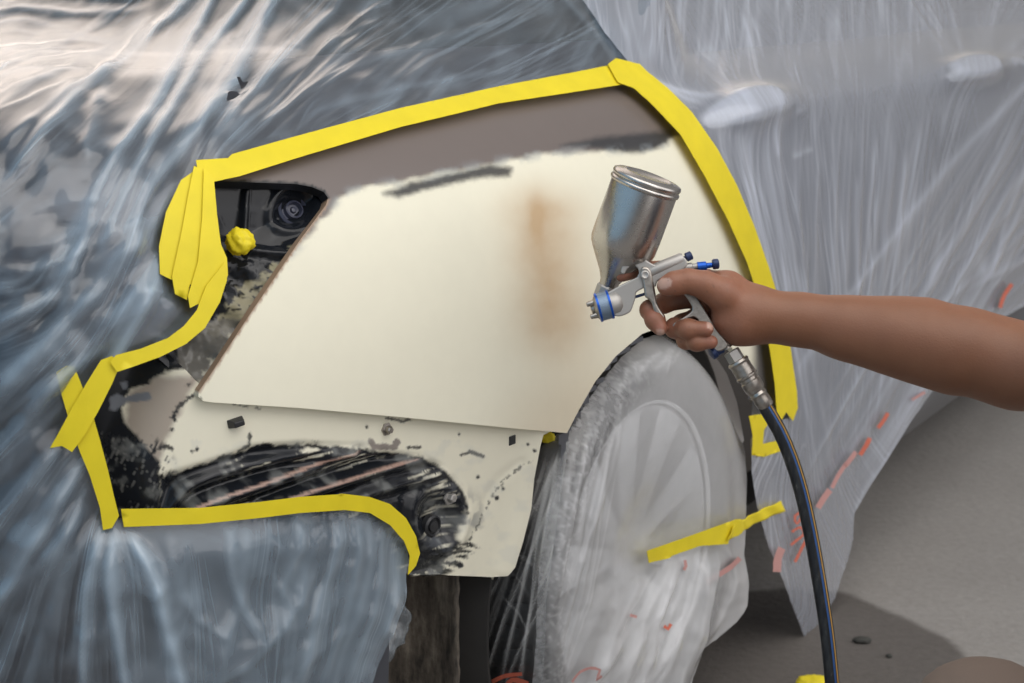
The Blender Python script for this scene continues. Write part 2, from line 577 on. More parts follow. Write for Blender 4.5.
# painted sheet metal: the colour is a pattern of primer, smudges and bare paint fixed on the metal
def paint_mat(name, rough_lo=.30, rough_hi=.62, bump=.05, spec=.5):
    n = NT(name)
    cl = n.attr('Col').outputs['Color']
    gl = n.attr('gloss').outputs['Fac']
    r = n.math('SUBTRACT', rough_hi, n.math('MULTIPLY', gl, rough_hi - rough_lo))
    return n.done(n.bsdf(Base_Color=n.mixc(n.noise(45, 3), cl, n.mixc(1.0, cl, (.95, .95, .95), 'MULTIPLY')), Roughness=r,
                         Normal=n.bump(n.noise(160, 3), bump, .0006), Coat_Weight=n.math('MULTIPLY', gl, .12), Coat_Roughness=.10, Specular_IOR_Level=spec))
M['paint'] = paint_mat('sanded_panel')
M['inner_metal'] = paint_mat('inner_panel', .16, .55, .10, .28)
n = NT('car_paint')
M['car'] = n.done(n.bsdf(Base_Color=n.mixc(n.noise(3.0, 2), (.075, .082, .10), (.10, .105, .125)), Metallic=.35, Roughness=.32, Coat_Weight=.5, Coat_Roughness=.08))
n = NT('window_glass')
M['glass'] = n.done(n.bsdf(Base_Color=(.03, .035, .04), Roughness=.06, Specular_IOR_Level=.6))
def tape_mat(name, col=(.88, .73, .02)):
    n = NT(name)
    cre = n.noise(1.0, 3.0, n.mapping((420, 420, 420), n.uv()), .6)
    big = n.noise(26, 3)
    cc = n.mixc(big, tuple(c * .86 for c in col), tuple(min(1, c * 1.08) for c in col))
    nr = n.bump(cre, .25, .0008)
    p = n.bsdf(Base_Color=cc, Roughness=.55, Normal=nr)
    t = n.n('ShaderNodeBsdfTranslucent', {0: col}).outputs[0]
    tr = n.n('ShaderNodeBsdfTransparent', {0: (.95, .9, .4)}).outputs[0]
    return n.done(n.mixs(.10, n.mixs(.12, p, t), tr))
M['tape'] = tape_mat('yellow_tape')
M['black'] = plain('black_plastic', (.014, .015, .017), .38, bump=.1, var=.3)
M['rubber'] = plain('tyre_rubber', (.016, .016, .017), .62, bump=.25, sc=300, var=.4)
M['alloy'] = plain('alloy_rim', (.93, .93, .93), .45, .0)
M['dark'] = plain('underbody', (.018, .017, .016), .8, bump=.2, sc=40, var=.5)
n = NT('muddy_liner')
M['muddy'] = n.done(n.bsdf(Base_Color=n.ramp(n.noise(1.0, 6, n.mapping((34, 34, 9)), .65), [(.36, (.02, .018, .016)), (.52, (.13, .11, .088)), (.68, (.32, .285, .23))]),
                           Roughness=.85, Normal=n.bump(n.noise(80, 4), .5, .004)))
M['handle'] = plain('handle_chrome', (.78, .80, .83), .25, .1)
def steel(name, col, rough, streak=(1, 1, 1), var=.12):
    n = NT(name)
    s1 = n.noise(1.0, 4, n.mapping(streak), .6)
    return n.done(n.bsdf(Base_Color=n.mixc(s1, tuple(c * (1 - var) for c in col), tuple(min(1, c * (1 + var)) for c in col)), Metallic=1.0,
                         Roughness=n.math('ADD', rough - .04, n.math('MULTIPLY', s1, .08)), Normal=n.bump(s1, .02, .0003)))
M['cup'] = steel('cup_aluminium', (.50, .475, .45), .27, (30, 30, 30))
M['gun'] = plain('gun_casting', (.40, .385, .365), .42, .55, var=.1, sc=90)
M['worn'] = steel('worn_metal', (.40, .37, .335), .36, (260, 260, 260), .45)
M['blue'] = plain('blue_anodised', (.012, .10, .50), .28, .55)
M['navy'] = plain('navy_knob', (.022, .04, .11), .35, .3)
M['ringgrey'] = plain('cap_ring', (.22, .29, .38), .40, .6, bump=.5, sc=900)
n = NT('hose_rubber')
M['hose'] = n.done(n.bsdf(Base_Color=n.ramp(n.noise(1.0, 5, n.mapping((140, 140, 40)), .65), [(.45, (.010, .010, .012)), (.62, (.03, .029, .028)), (.78, (.22, .20, .18))]), Roughness=.42))
M['hose_blue'] = plain('hose_blue_line', (.03, .09, .26), .45)
M['hose_gold'] = plain('hose_gold_line', (.46, .25, .05), .45)
M['red'] = plain('red_print', (.58, .135, .08), .6)
M['pale_red'] = plain('pale_red_print', (.52, .27, .25), .6)
M['stone'] = plain('stone', (.045, .045, .04), .8, bump=.4, sc=120, var=.4)
n = NT('concrete')
g = n.n('ShaderNodeNewGeometry').outputs['Position']
f1, f2 = n.noise(1.6, 6, g, .6), n.noise(60, 5, g, .7)
base = n.mixc(f1, (.25, .235, .22), (.44, .42, .395))
base = n.mixc(n.math('MULTIPLY', f2, .85), base, (.16, .15, .14))
def blot(cx, cy, rx, ry, wob, soft):
    d = n.n('ShaderNodeVectorMath', {0: n.n('ShaderNodeVectorMath', {0: g, 1: (cx, cy, 0)}, operation='SUBTRACT').outputs[0], 1: (1 / rx, 1 / ry, 0)}, operation='MULTIPLY').outputs[0]
    L = n.n('ShaderNodeVectorMath', {0: d}, operation='LENGTH').outputs['Value']
    L = n.math('ADD', L, n.math('MULTIPLY', n.math('SUBTRACT', n.noise(4.5, 4, g), .5), wob))
    mr = n.n('ShaderNodeMapRange', {0: L, 1: 1 + soft, 2: 1 - soft, 3: 0.0, 4: 1.0}, interpolation_type='SMOOTHSTEP')
    return mr.outputs[0]
_s = ground(800, 652)
patched = n.mixc(blot(_s[0], _s[1], .285, .30, .35, .05), base, n.mixc(1.0, base, (.40, .38, .37), 'MULTIPLY'))  # one darker patch of floor with an uneven edge
M['floor'] = n.done(n.bsdf(Base_Color=patched, Roughness=.85, Normal=n.bump(n.math('ADD', f2, n.noise(14, 5, g)), .55, .006)))
# ------------------------------------------------------------------ floor
v = [(-9, -4, 0), (9, -4, 0), (9, 14, 0), (-9, 14, 0), (-9, -4, -.08), (9, -4, -.08), (9, 14, -.08), (-9, 14, -.08)]
link('floor', v, [(0, 1, 2, 3), (7, 6, 5, 4), (0, 4, 5, 1), (1, 5, 6, 2), (2, 6, 7, 3), (3, 7, 4, 0)], M['floor'], None, False, 'structure')

# ------------------------------------------------------------------ car
CARLOC = (*W0, 0.0)
car = empty('car', CARLOC, 'dark grey car under repair with cream primed rear quarter panel, draped in plastic film', 'car')
Q = [(206, 172), (236, 168), (300, 150), (400, 118), (500, 96), (560, 86), (625, 72), (642, 78), (665, 104), (692, 132), (718, 170), (740, 212), (758, 258), (772, 305),
     (781, 352), (788, 405), (774, 412), (757, 404), (752, 382), (742, 358), (722, 338), (694, 326), (666, 325), (642, 334), (616, 356), (595, 382), (579, 410), (567, 433),
     (520, 429), (480, 425), (400, 417), (300, 408), (214, 402.5), (203, 401), (198.5, 397), (199, 391), (212, 372), (252, 311), (300, 240), (326, 205), (328, 198), (324, 192), (312, 187), (296, 184), (212, 181)]
CREAM = [(331, 208), (338, 199), (350, 190), (380, 184), (430, 174), (480, 165), (520, 157), (545, 152), (600, 150), (655, 146), (676, 134), (684, 136), (705, 168), (728, 208), (747, 258), (757, 300), (763, 345), (772, 470), (567, 470),
         (430, 460), (150, 450), (160, 400)]
def quarter_colour(px, py):
    n1 = fbm(px / 9, py / 5, 1) - .5; n2 = fbm(px / 30, py / 14, 2) - .5
    x, y = px + n2 * 8, py + n1 * 2.5 + n2 * 7
    d = sdp(CREAM, x, y)
    cream = np.array([.80, .775, .632]); grey = np.array([.155, .130, .120]); dark = np.array([.030, .031, .035]); tan = np.array([.50, .325, .165])  # grey leans taupe: the shoulder's warm reflection is put into the colour
    k = sstep(3, -5, d)[:, None]
    col = grey * (1 - k) + cream * k
    # sanded-through dark patches at the feathered edge
    for poly, s in (([(383, 194), (410, 183), (450, 174), (490, 165), (512, 168), (508, 176), (480, 177), (450, 184), (425, 189), (400, 197)], 1.0),
                    ([(560, 146), (600, 138), (650, 133), (672, 130), (668, 144), (640, 153), (615, 151), (590, 147)], 1.0)):
        dd = sdp(poly, px + n2 * 8, py + n1 * 3.5)
        kk = (sstep(4.5, -3.5, dd) * s * .95)[:, None]
        col = col * (1 - kk) + dark * kk
    kk = (sstep(9, 1, np.abs(d + 1)) * .35 * sstep(.45, .62, fbm(px / 22, py / 16, 9)))[:, None]
    col = col * (1 - kk) + np.array([.30, .34, .36]) * kk
    # soft tan smudge in the middle of the panel and tan low at the right
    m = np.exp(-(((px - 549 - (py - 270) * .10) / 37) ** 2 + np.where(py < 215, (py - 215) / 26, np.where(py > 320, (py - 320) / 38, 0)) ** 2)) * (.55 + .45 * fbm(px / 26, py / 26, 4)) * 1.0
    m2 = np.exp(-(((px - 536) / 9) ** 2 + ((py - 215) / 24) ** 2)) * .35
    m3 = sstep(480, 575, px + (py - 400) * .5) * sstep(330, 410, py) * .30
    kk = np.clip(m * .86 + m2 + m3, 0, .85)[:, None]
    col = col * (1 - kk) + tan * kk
    # bare grey edge towards the door shut-line and wheel arch lip
    e = pdist([(690, 126), (718, 166), (740, 208), (757, 256), (768, 300), (777, 350), (786, 410)], px, py)
    kk = (sstep(13, 9, e + n1 * 4) * sstep(200, 330, py))[:, None]
    col = col * (1 - kk) + np.array([.10, .115, .11]) * kk
    kk = (sstep(748, 760, px) * sstep(330, 345, py))[:, None]
    col = col * (1 - kk) + np.array([.105, .10, .10]) * kk
    # lamp-side tan edge
    el = pdist([(328, 199), (326, 205), (300, 240), (252, 311), (212, 372), (199, 391)], px, py)
    kk = sstep(2.6, 1.2, el)[:, None]
    col = col * (1 - kk) + np.array([.34, .235, .16]) * kk
    et = pdist([(200, 181), (212, 181), (296, 184), (312, 187), (324, 192), (328, 198)], px, py)
    kk = sstep(2.6, 1.4, et)[:, None]
    col = col * (1 - kk) + np.array([.012, .013, .016]) * kk
    gl = 1 - sstep(4, -3, d)
    return col, gl * .8
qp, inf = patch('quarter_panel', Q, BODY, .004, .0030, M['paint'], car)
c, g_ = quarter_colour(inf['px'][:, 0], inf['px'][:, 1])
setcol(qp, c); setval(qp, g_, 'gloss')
m = qp.modifiers.new('thickness', 'SOLIDIFY'); m.thickness = .013; m.offset = -1; m.use_even_offset = False
qp['label'] = 'cream primed rear quarter panel with feathered grey paint along its top'

# lower panel that the bumper normally hides
L = [(150, 330), (195, 380), (212, 394), (300, 400), (400, 409), (480, 417), (560, 425), (539, 434), (536, 446), (530, 478), (527, 508), (519, 540), (511, 566), (504, 575),
     (490, 577), (440, 575), (418, 577), (404, 574), (392, 550), (360, 520), (250, 520), (110, 540), (100, 505), (86, 440), (84, 400), (104, 370)]
RIDGES = [smooth_line(r, 3) for r in ([(170, 512), (178, 500), (190, 488), (210, 478), (250, 466), (300, 456), (350, 450)], [(196, 512), (218, 503), (270, 485), (334, 462), (374, 450)], [(270, 511), (312, 495), (350, 483), (390, 470), (422, 461)], [(335, 508), (380, 491), (420, 478), (446, 471)])]
BLACK1 = [(158, 512), (160, 478), (185, 470), (212, 462), (235, 454), (250, 447), (300, 444), (360, 447), (380, 452), (420, 457), (440, 466), (452, 478), (462, 490), (466, 505), (458, 522), (452, 545), (446, 560), (444, 576), (400, 590), (350, 530), (250, 530), (160, 530)]
BLACK2 = [(80, 400), (104, 366), (190, 330), (200, 352), (186, 370), (172, 372), (152, 385), (133, 396), (124, 412), (128, 428), (140, 440), (150, 452), (160, 462), (160, 520), (100, 540)]
def lower_relief(px, py, u, v, e):
    h = np.zeros(px.shape)
    inb = sstep(6, -12, sdp(BLACK1, px, py))
    h -= .009 * inb
    for i, r in enumerate(RIDGES):
        d = pdist(r, px, py)
        h += .011 * np.exp(-(d / 7) ** 2) * inb
        h -= .003 * np.exp(-((d - 12) / 5) ** 2) * inb
    # pressed lamp socket pocket and its raised rim
    d = np.hypot((px - 438) / 1.0, (py - 518) / 1.3)
    h += .010 * np.exp(-((d - 24) / 7) ** 2) - .006 * sstep(18, 6, d)
    # flared lip of the wheel arch at the right
    d = pdist([(540, 432), (533, 475), (528, 508), (518, 545), (508, 572)], px, py)
    h += .007 * np.exp(-(d / 13) ** 2)
    d = pdist([(520, 462), (500, 478), (488, 495), (480, 515), (472, 540), (462, 556)], px, py)
    h -= .0015 * np.exp(-(d / 5) ** 2)
    # bend towards the tail corner
    d = pdist([(193, 376), (178, 420), (160, 462), (160, 520)], px, py, False, True)
    h -= .028 * sstep(0, 60, d[0]) * (px < np.interp(py, [376, 420, 462, 520], [193, 178, 160, 160]))
    h += .0012 * (fbm(px / 26, py / 16, 5, 2) - .5) * inb * 2
    return h
def lower_colour(px, py):
    n1, n2, n3 = fbm(px / 6, py / 4, 11) - .5, fbm(px / 22, py / 12, 12) - .5, fbm(px / 3.2, py / 9, 13) - .5
    cream = np.array([.77, .742, .605]); tan = np.array([.36, .315, .265]); black = np.array([.012, .014, .018]); grey = np.array([.16, .175, .20])
    col = np.tile(cream, (len(px), 1)); gl = np.full(len(px), .25)
    def lay(k, c, g):
        nonlocal col, gl
        k = np.clip(k, 0, 1)
        col = col * (1 - k[:, None]) + np.asarray(c) * k[:, None]; gl = gl * (1 - k) + g * k
    lay(sstep(4, -4, sdp([(128, 428), (133, 398), (160, 378), (200, 374), (186, 400), (166, 440), (158, 470)], px + n2 * 6, py + n2 * 6)), tan, .2)
    b1 = sdp(BLACK1, px + n2 * 12, py + n1 * 5 + n2 * 12)
    lay(sstep(2, -2, b1), black, 1.0)
    # scraped cream streaks running along the ridges
    ang = math.radians(-20)
    a, b = px * math.cos(ang) + py * math.sin(ang), -px * math.sin(ang) + py * math.cos(ang)
    st = fbm(a / 60, b / 4.2, 21, 3)
    band = sstep(-3, -7, b1) * sstep(-34, -10, b1) * sstep(215, 260, px) * sstep(470, 440, px)
    lay(sstep(.60, .68, st) * band, cream * .9, .4)
    lay(sstep(.60, .72, fbm(a / 70, b / 5, 23, 3)) * sstep(-3, -7, b1) * sstep(-30, -10, b1) * sstep(230, 330, px) * .5, grey, .9)
    # pinkish highlights of the glossy ridges, painted on as thin lines
    for r in RIDGES[1:3]:
        d = pdist([(x, y - 3) for x, y in r], px, py)
        lay(sstep(1.6, .5, d + n1 * .8) * .8 * sstep(-2, -6, b1), (.45, .29, .23), .5)
    # dirt sweep of the lamp socket region
    d = np.hypot(px - 452, py - 520)
    lay(sstep(.50, .66, fbm(px / 16, py / 22, 27)) * sstep(44, 20, d) * .6, grey * .8, .9)
    lay(sstep(3, -2, sdp([(440, 548), (470, 540), (478, 548), (462, 560), (440, 577), (420, 577)], px + n2 * 10, py + n1 * 10)) * sstep(.4, .52, fbm(px / 14, py / 3, 29)), (.03, .032, .03), .7)
    b2 = sdp(BLACK2, px + n2 * 10, py + n2 * 10)
    lay(sstep(2, -2, b2), black, .75)
    lay(sstep(1.5, -1, sdp([(112, 402), (120, 398), (128, 403), (140, 399), (152, 394), (155, 401), (140, 406), (126, 408), (118, 416), (111, 415)], px + n2 * 5, py + n2 * 6)), grey * 1.1, .5)
    lay(sstep(1.5, -1, sdp([(123, 387), (130, 385), (131, 392), (126, 394)], px + n2 * 4, py)), grey * 1.1, .5)
    # brushy scratched edge low at the tail corner
    sc = fbm(px / 2.6 + py / 9, py / 13, 31, 3)
    near = sstep(16, 2, np.abs(sdp([(104, 440), (150, 446), (164, 470), (162, 520), (104, 520)], px, py + 6)))
    lay(sstep(.52, .60, sc) * near * sstep(434, 444, py), black, .6)
    lay(sstep(.62, .68, sc) * sstep(-2, -8, b2) * sstep(436, 446, py) * .6, (.22, .22, .21), .4)
    # chips, dashes and drips
    for pl, w in (([(205, 387), (192, 396), (180, 405), (176, 412)], 1.6), ([(250, 434), (249, 446), (240, 452)], 1.6), ([(371, 442), (374, 447), (394, 447), (397, 442)], 3.2), ([(462, 455), (470, 452), (483, 456)], 1.8),
                  ([(408, 448), (420, 447)], 1.5), ([(520, 466), (505, 480), (494, 492), (487, 508), (480, 522), (470, 540)], 1.1), ([(520, 466), (528, 460)], .8), ([(160, 448), (166, 446), (172, 449)], 2.2),
                  ([(386, 418), (402, 421), (410, 420)], 1.3), ([(176, 412), (172, 418)], 1.4), ([(233, 404), (262, 409)], .9), ([(184, 388), (190, 384)], 1.2), ([(193, 376), (197, 373)], 1.2)):
        d = pdist(pl, px + n1 * 4, py + n1 * 4)
        lay(sstep(w + .7, w - .7, d) * (.9 if w > 1.2 else .75 * sstep(.40, .50, fbm(px / 5, py / 5, 41))), black if w < 3 else (.20, .17, .16), .3)
    for x, y, r in ((192, 451, 1.6), (197, 449, 2), (174, 417, 1.5), (367, 427, 1.4), (459, 434, 1.4), (531, 450, 1.4), (497, 498, 2), (503, 489, 1.6), (526, 444, 1.1), (460, 565, 3.4), (175, 420, 2), (172, 430, 2), (478, 477, 1.8)):
        lay(sstep(r + .8, r - .6, np.hypot(px - x, py - y) + n1 * 2), black, .4)
    lay(.25 * sstep(.52, .7, fbm(px / 25, py / 25, 45)) * (py > 440), (.50, .52, .50), .3)
    return col, gl
lp, inf = patch('bumper_mounting_panel', L, BODY, -.009, .0022, M['inner_metal'], car, disp=lower_relief)
c, g_ = lower_colour(inf['px'][:, 0], inf['px'][:, 1])
setcol(lp, c); setval(lp, g_, 'gloss')
m = lp.modifiers.new('thickness', 'SOLIDIFY'); m.thickness = .008; m.offset = -1; m.use_even_offset = False
lp['label'] = 'cream lower panel with scraped black ridges, bared where the bumper is off'

# tail lamp recess
R = [(190, 170), (330, 182), (342, 200), (325, 222), (292, 276), (250, 340), (206, 402), (180, 380), (150, 352), (176, 330), (204, 290), (204, 240)]
def recess_relief(px, py, u, v, e):
    tri = [(200, 176), (320, 187), (326, 200), (310, 232), (190, 405), (140, 360)]
    d = -sdp(tri, px, py)
    h = -.012 - .016 * sstep(0, 26, d) - .010 * sstep(20, 50, d)
    h += .004 * sstep(4.5, 0, np.abs(px - 243 - (py - 185) * .12)) * sstep(258, 244, py)                       # upright seam
    h -= .006 * sstep(248, 238, px) * sstep(240, 230, py) * sstep(182, 194, py)
    dg = np.hypot(px - 291, py - 212)
    h += .006 * np.exp(-((dg - 21) / 5) ** 2) - .004 * sstep(18, 12, dg)
    q = (px - 210) * .57 + (py - 350) * -.82                                                           # steps along the lower flank
    w = sstep(236, 262, py)
    h += w * (.0035 * np.sin(q / 6.5) + .004 * (fbm(px / 16, py / 16, 51) - .5) * 2)
    h += .010 * np.exp(-(pdist([(243, 236), (252, 250), (280, 256), (305, 240)], px, py) / 5) ** 2)
    h += .012 * sstep(8, 2, np.hypot((px - 236), (py - 322)) ) * .6
    return h
def recess_colour(px, py):
    n1, n2 = fbm(px / 7, py / 7, 55) - .5, fbm(px / 16, py / 16, 56) - .5
    black = np.array([.011, .013, .017]); khaki = np.array([.30, .28, .19]); cream = np.array([.77, .742, .605]); steel_ = np.array([.17, .165, .15])
    col = np.tile(black, (len(px), 1)); gl = np.full(len(px), 1.0)
    def lay(k, c, g):
        nonlocal col, gl
        k = np.clip(k, 0, 1); col = col * (1 - k[:, None]) + np.asarray(c) * k[:, None]; gl = gl * (1 - k) + g * k
    for pl in ([(278, 258), (286, 250), (294, 249), (293, 258), (285, 263), (277, 264)], [(262, 272), (270, 264), (280, 266), (276, 274), (266, 280), (258, 280)],
               [(240, 288), (252, 280), (268, 282), (264, 294), (248, 300), (240, 296)], [(226, 304), (236, 298), (256, 302), (248, 314), (228, 314)], [(206, 330), (220, 316), (240, 314), (246, 320), (236, 334), (212, 340)]):
        lay(sstep(2, -1.5, sdp(pl, px + n1 * 10, py + n1 * 10)) * sstep(.36, .44, fbm(px / 6, py / 6, 57)), khaki, .5)
    lay(sstep(3, -3, sdp([(180, 345), (206, 320), (230, 318), (242, 330), (225, 362), (196, 390), (176, 372)], px + n2 * 16, py + n2 * 16)) * .85, steel_, .8)
    lay(sstep(3, -2, sdp([(190, 392), (206, 366), (228, 336), (244, 318), (252, 318), (210, 404), (190, 404)], px + n1 * 12, py + n1 * 12)) * .9, cream * .85, .4)
    lay(sstep(3, 1, pdist([(332, 204), (318, 224), (296, 258), (262, 308), (220, 372)], px, py) + n1 * 3) * .8, (.36, .25, .17), .4)
    return col, gl
rp, inf = patch('lamp_recess', R, BODY, 0, .0023, M['inner_metal'], car, disp=recess_relief, poff=-.028)
c, g_ = recess_colour(inf['px'][:, 0], inf['px'][:, 1])
setcol(rp, c); setval(rp, g_, 'gloss')
m = rp.modifiers.new('thickness', 'SOLIDIFY'); m.thickness = .004; m.offset = -1
rp['label'] = 'glossy black triangular tail lamp recess'

# shell of the body with openings for the exposed rear corner and the wheel arch
OPEN = [(196, 170), (340, 182), (346, 204), (300, 240), (206, 388), (216, 398), (400, 412), (560, 424), (560, 700), (430, 760), (392, 760), (388, 640), (392, 560), (386, 528), (366, 516), (300, 514), (126, 522), (104, 505), (94, 440), (96, 400), (112, 366), (186, 332), (222, 290), (214, 240)]
ARCH = [(752, 410), (748, 380), (735, 352), (712, 334), (684, 327), (662, 328), (640, 340), (616, 360), (596, 386), (570, 430), (560, 470), (550, 520), (545, 560), (545, 620), (560, 690), (600, 720), (680, 720), (735, 640), (762, 560), (768, 500), (762, 450)]
def shell_patch(name, vlo, vhi, mat, thick):
    """strip of the body surface between two heights, all along the car"""
    us = np.concatenate([np.linspace(-2.6, -1.25, 80), np.linspace(-1.24, -.2, 180), np.linspace(-.19, 4.4, 240)]); vs = np.linspace(vlo, vhi, int((vhi - vlo) / .007) + 2)
    U, V = np.meshgrid(us, vs, indexing='ij')
    P = BODY.P(U.ravel(), V.ravel()); px = project(P)
    idx = np.arange(U.size).reshape(U.shape)
    f = np.stack([idx[:-1, :-1].ravel(), idx[1:, :-1].ravel(), idx[1:, 1:].ravel(), idx[:-1, 1:].ravel()], -1)
    cx = px[f].mean(1)
    u0, v0 = U.ravel()[f].mean(1), V.ravel()[f].mean(1)
    okay = (u0 > -1.3) & (u0 < .9)
    Pc = P[f].mean(1)
    cut = okay & (pip(OPEN, cx[:, 0], cx[:, 1]) | pip(ARCH, cx[:, 0], cx[:, 1]) | pip(Q, cx[:, 0], cx[:, 1]))
    return link(name, P, f[~cut], mat, car)
VB = np.interp(1.09, crtab(BODY_ROWS)[1][:, 1], crtab(BODY_ROWS)[0])
sh = shell_patch('body_shell', 0, VB, M['car'], .02)
gh = shell_patch('window_band', VB, np.interp(1.36, crtab(BODY_ROWS)[1][:, 1], crtab(BODY_ROWS)[0]), M['glass'], .006)
rf = shell_patch('roof', np.interp(1.36, crtab(BODY_ROWS)[1][:, 1], crtab(BODY_ROWS)[0]), _bv, M['car'], .01)
# roof centre
# underbody tray and wheel house
pts = []
for z in (.17, .24):
    pts += [carpt(a, b, z) for a, b in ((-.86, -.18), (3.9, -.12), (3.9, -1.7), (-.86, -1.7))]
link('underbody', pts, [(0, 1, 2, 3), (7, 6, 5, 4), (0, 4, 5, 1), (1, 5, 6, 2), (2, 6, 7, 3), (3, 7, 4, 0)], M['dark'], car, False)
vs_, fs_ = [], []
for i in range(33):
    a = math.radians(-20 + 220 * i / 32)
    for y in (-.03, -.32):
        r = .372
        vs_.append(carpt(r * math.cos(a), y, WZ + r * math.sin(a)))
for i in range(32):
    fs_.append((2 * i, 2 * i + 1, 2 * i + 3, 2 * i + 2))
k = len(vs_)
vs_.append(carpt(0, -.32, WZ))
for i in range(32):
    fs_.append((2 * i + 1, k, 2 * i + 3))
o = link('wheel_house', vs_, fs_, M['dark'], car)
solid(o, .006, 1)
# mud-caked splash shield behind the tyre
gx, gz = np.meshgrid(np.linspace(-.32, -.035, 40), np.linspace(.06, .62, 60), indexing='ij')
xx = -.45 - .02 * np.sin((gx + .3) * 22) - .012 * (np.abs(gx + .18) < .012) + .006 * (fbm(gx * 60, gz * 40, 61) - .5) * 2
P = carpt(xx.ravel(), gx.ravel(), gz.ravel())
idx = np.arange(gx.size).reshape(gx.shape)
o = link('splash_shield', P, np.stack([idx[:-1, :-1].ravel(), idx[1:, :-1].ravel(), idx[1:, 1:].ravel(), idx[:-1, 1:].ravel()], -1), M['muddy'], car)
solid(o, .006)

# little fittings on the bared metal
def lathe_pts(prof, A, axis, n=32, ref=None):
    """prof: (distance along axis, radius) pairs from point A"""
    A = np.asarray(A, float); ax = np.asarray(axis, float); ax = ax / np.linalg.norm(ax)
    r0 = np.array([0, 0, 1.0]) if abs(ax[2]) < .9 else np.array([1.0, 0, 0])
    e1 = np.cross(ax, r0); e1 /= np.linalg.norm(e1); e2 = np.cross(ax, e1)
    V, F = [], []
    for t, r in prof:
        for i in range(n):
            a = 2 * math.pi * i / n
            V.append(A + ax * t + (e1 * math.cos(a) + e2 * math.sin(a)) * r)
    m = len(prof)
    for j in range(m - 1):
        for i in range(n):
            F.append((j * n + i, j * n + (i + 1) % n, (j + 1) * n + (i + 1) % n, (j + 1) * n + i))
    F.append(tuple(range(n))[::-1]); F.append(tuple((m - 1) * n + i for i in range(n)))
    return V, F
def merge(*parts):
    V, F = [], []
    for v, f in parts:
        k = len(V); V += list(v); F += [tuple(i + k for i in q) for q in f]
    return V, F
def lathe(name, prof, A, axis, mat, parent, n=32, sharp=40, kind=None):
    V, F = lathe_pts(prof, A, axis, n)
    o = link(name, V, F, mat, parent)
    fixn(o); autosmooth(o, sharp)
    return o
def fixn(o):
    bm = bmesh.new(); bm.from_mesh(o.data)
    bmesh.ops.recalc_face_normals(bm, faces=bm.faces)
    bm.to_mesh(o.data); bm.free()
def autosmooth(o, deg=40):
    bm = bmesh.new(); bm.from_mesh(o.data)
    for e in bm.edges:
        if len(e.link_faces) == 2 and e.calc_face_angle(0) > math.radians(deg):
            e.smooth = False
    bm.to_mesh(o.data); bm.free()
def onbody(px, py, off):
    uv = BODY.uvo(px, py, off)
    return BODY.P(*uv) + BODY.N(*uv) * off, BODY.N(*uv)
p, nn = onbody(291, 212, -.036)
nn = nn * .75 + (CAM - p) / np.linalg.norm(CAM - p) * .25
g0 = lathe('grommet', [(0, .0195), (.007, .0185), (.009, .0160), (.0055, .0135), (.0055, .0115), (.0105, .0105), (.0115, .0085), (.006, .0068), (.006, .004), (.0088, .0030), (.0095, .0008)], p, nn, plain('grommet_rubber', (.06, .066, .10), .25, bump=0), car)
p, nn = onbody(429, 525, -.022)
lathe('plug', [(0, .0145), (.007, .0140), (.009, .0115), (.006, .0095), (.006, .0075), (.009, .0068), (.0095, .001)], p, nn, plain('plug_rubber', (.02, .021, .024), .35), car)
def bolt(px, py, off, r, mat, name='bolt'):
    p, nn = onbody(px, py, off)
    return lathe(name, [(0, r * 1.7), (.002, r * 1.65), (.0026, r), (.008, r * .96), (.0095, r * .7)], p, nn, mat, car, 6, 20)
bolt(449, 497, -.012, .0062, M['gun'])
bolt(386, 429, -.0095, .0048, M['worn'])
def box_part(name, px, py, off, sx, sy, sz, mat, rot=0.0, taper=.8):
    p, nn = onbody(px, py, off)
    up = np.array([0, 0, 1.0]); e1 = np.cross(up, nn); e1 /= np.linalg.norm(e1); e2 = np.cross(nn, e1)
    a, b = e1 * math.cos(rot) + e2 * math.sin(rot), -e1 * math.sin(rot) + e2 * math.cos(rot)
    V = []
    for t, k in ((0, 1), (sz, taper)):
        for sa, sb in ((-1, -1), (1, -1), (1, 1), (-1, 1)):
            V.append(p + a * sa * sx * k / 2 + b * sb * sy * k / 2 + nn * t)
    o = link(name, V, [(0, 1, 2, 3), (4, 7, 6, 5), (0, 4, 5, 1), (1, 5, 6, 2), (2, 6, 7, 3), (3, 7, 4, 0)], mat, car, False)
    fixn(o)
    b_ = o.modifiers.new('bevel', 'BEVEL'); b_.width = min(sx, sy) * .12; b_.segments = 2
    return o
box_part('clip', 235, 422, -.0095, .019, .010, .012, M['black'], .15, .62)
box_part('mounting_hole', 511.5, 440, -.0100, .0135, .0125, .0022, M['black'], 0, .98)

# door handles under the film
def handle(pxs, off=.008):
    A = [FILM.pt(x, y, off) for x, y in pxs]
    V, F = [], []
    n = 24; m = 22
    for j in range(m):
        t = j / (m - 1)
        q = A[0] * (1 - t) + A[1] * t
        k = math.sin(math.pi * min(1, max(0, (t * .94 + .03)))) ** .35
        ax = A[1] - A[0]; ax = ax / np.linalg.norm(ax)
        uv = FILM.uv(*(np.array(pxs[0]) * (1 - t) + np.array(pxs[1]) * t))
        nn = FILM.N(*uv); e2 = np.cross(nn, ax)
        q = q + nn * (.012 * math.sin(math.pi * t) - .014)
        for i in range(n):
            a = 2 * math.pi * i / n
            V.append(q + nn * math.cos(a) * .010 * k + e2 * math.sin(a) * .019 * k)
    for j in range(m - 1):
        for i in range(n):
            F.append((j * n + i, j * n + (i + 1) % n, (j + 1) * n + (i + 1) % n, (j + 1) * n + i))
    F.append(tuple(range(n))[::-1]); F.append(tuple((m - 1) * n + i for i in range(n)))
    o = link('door_handle', V, F, M['handle'], car); fixn(o)
    return o
handle([(708, 119), (772, 108)])
handle([(950, 75), (988, 70)])

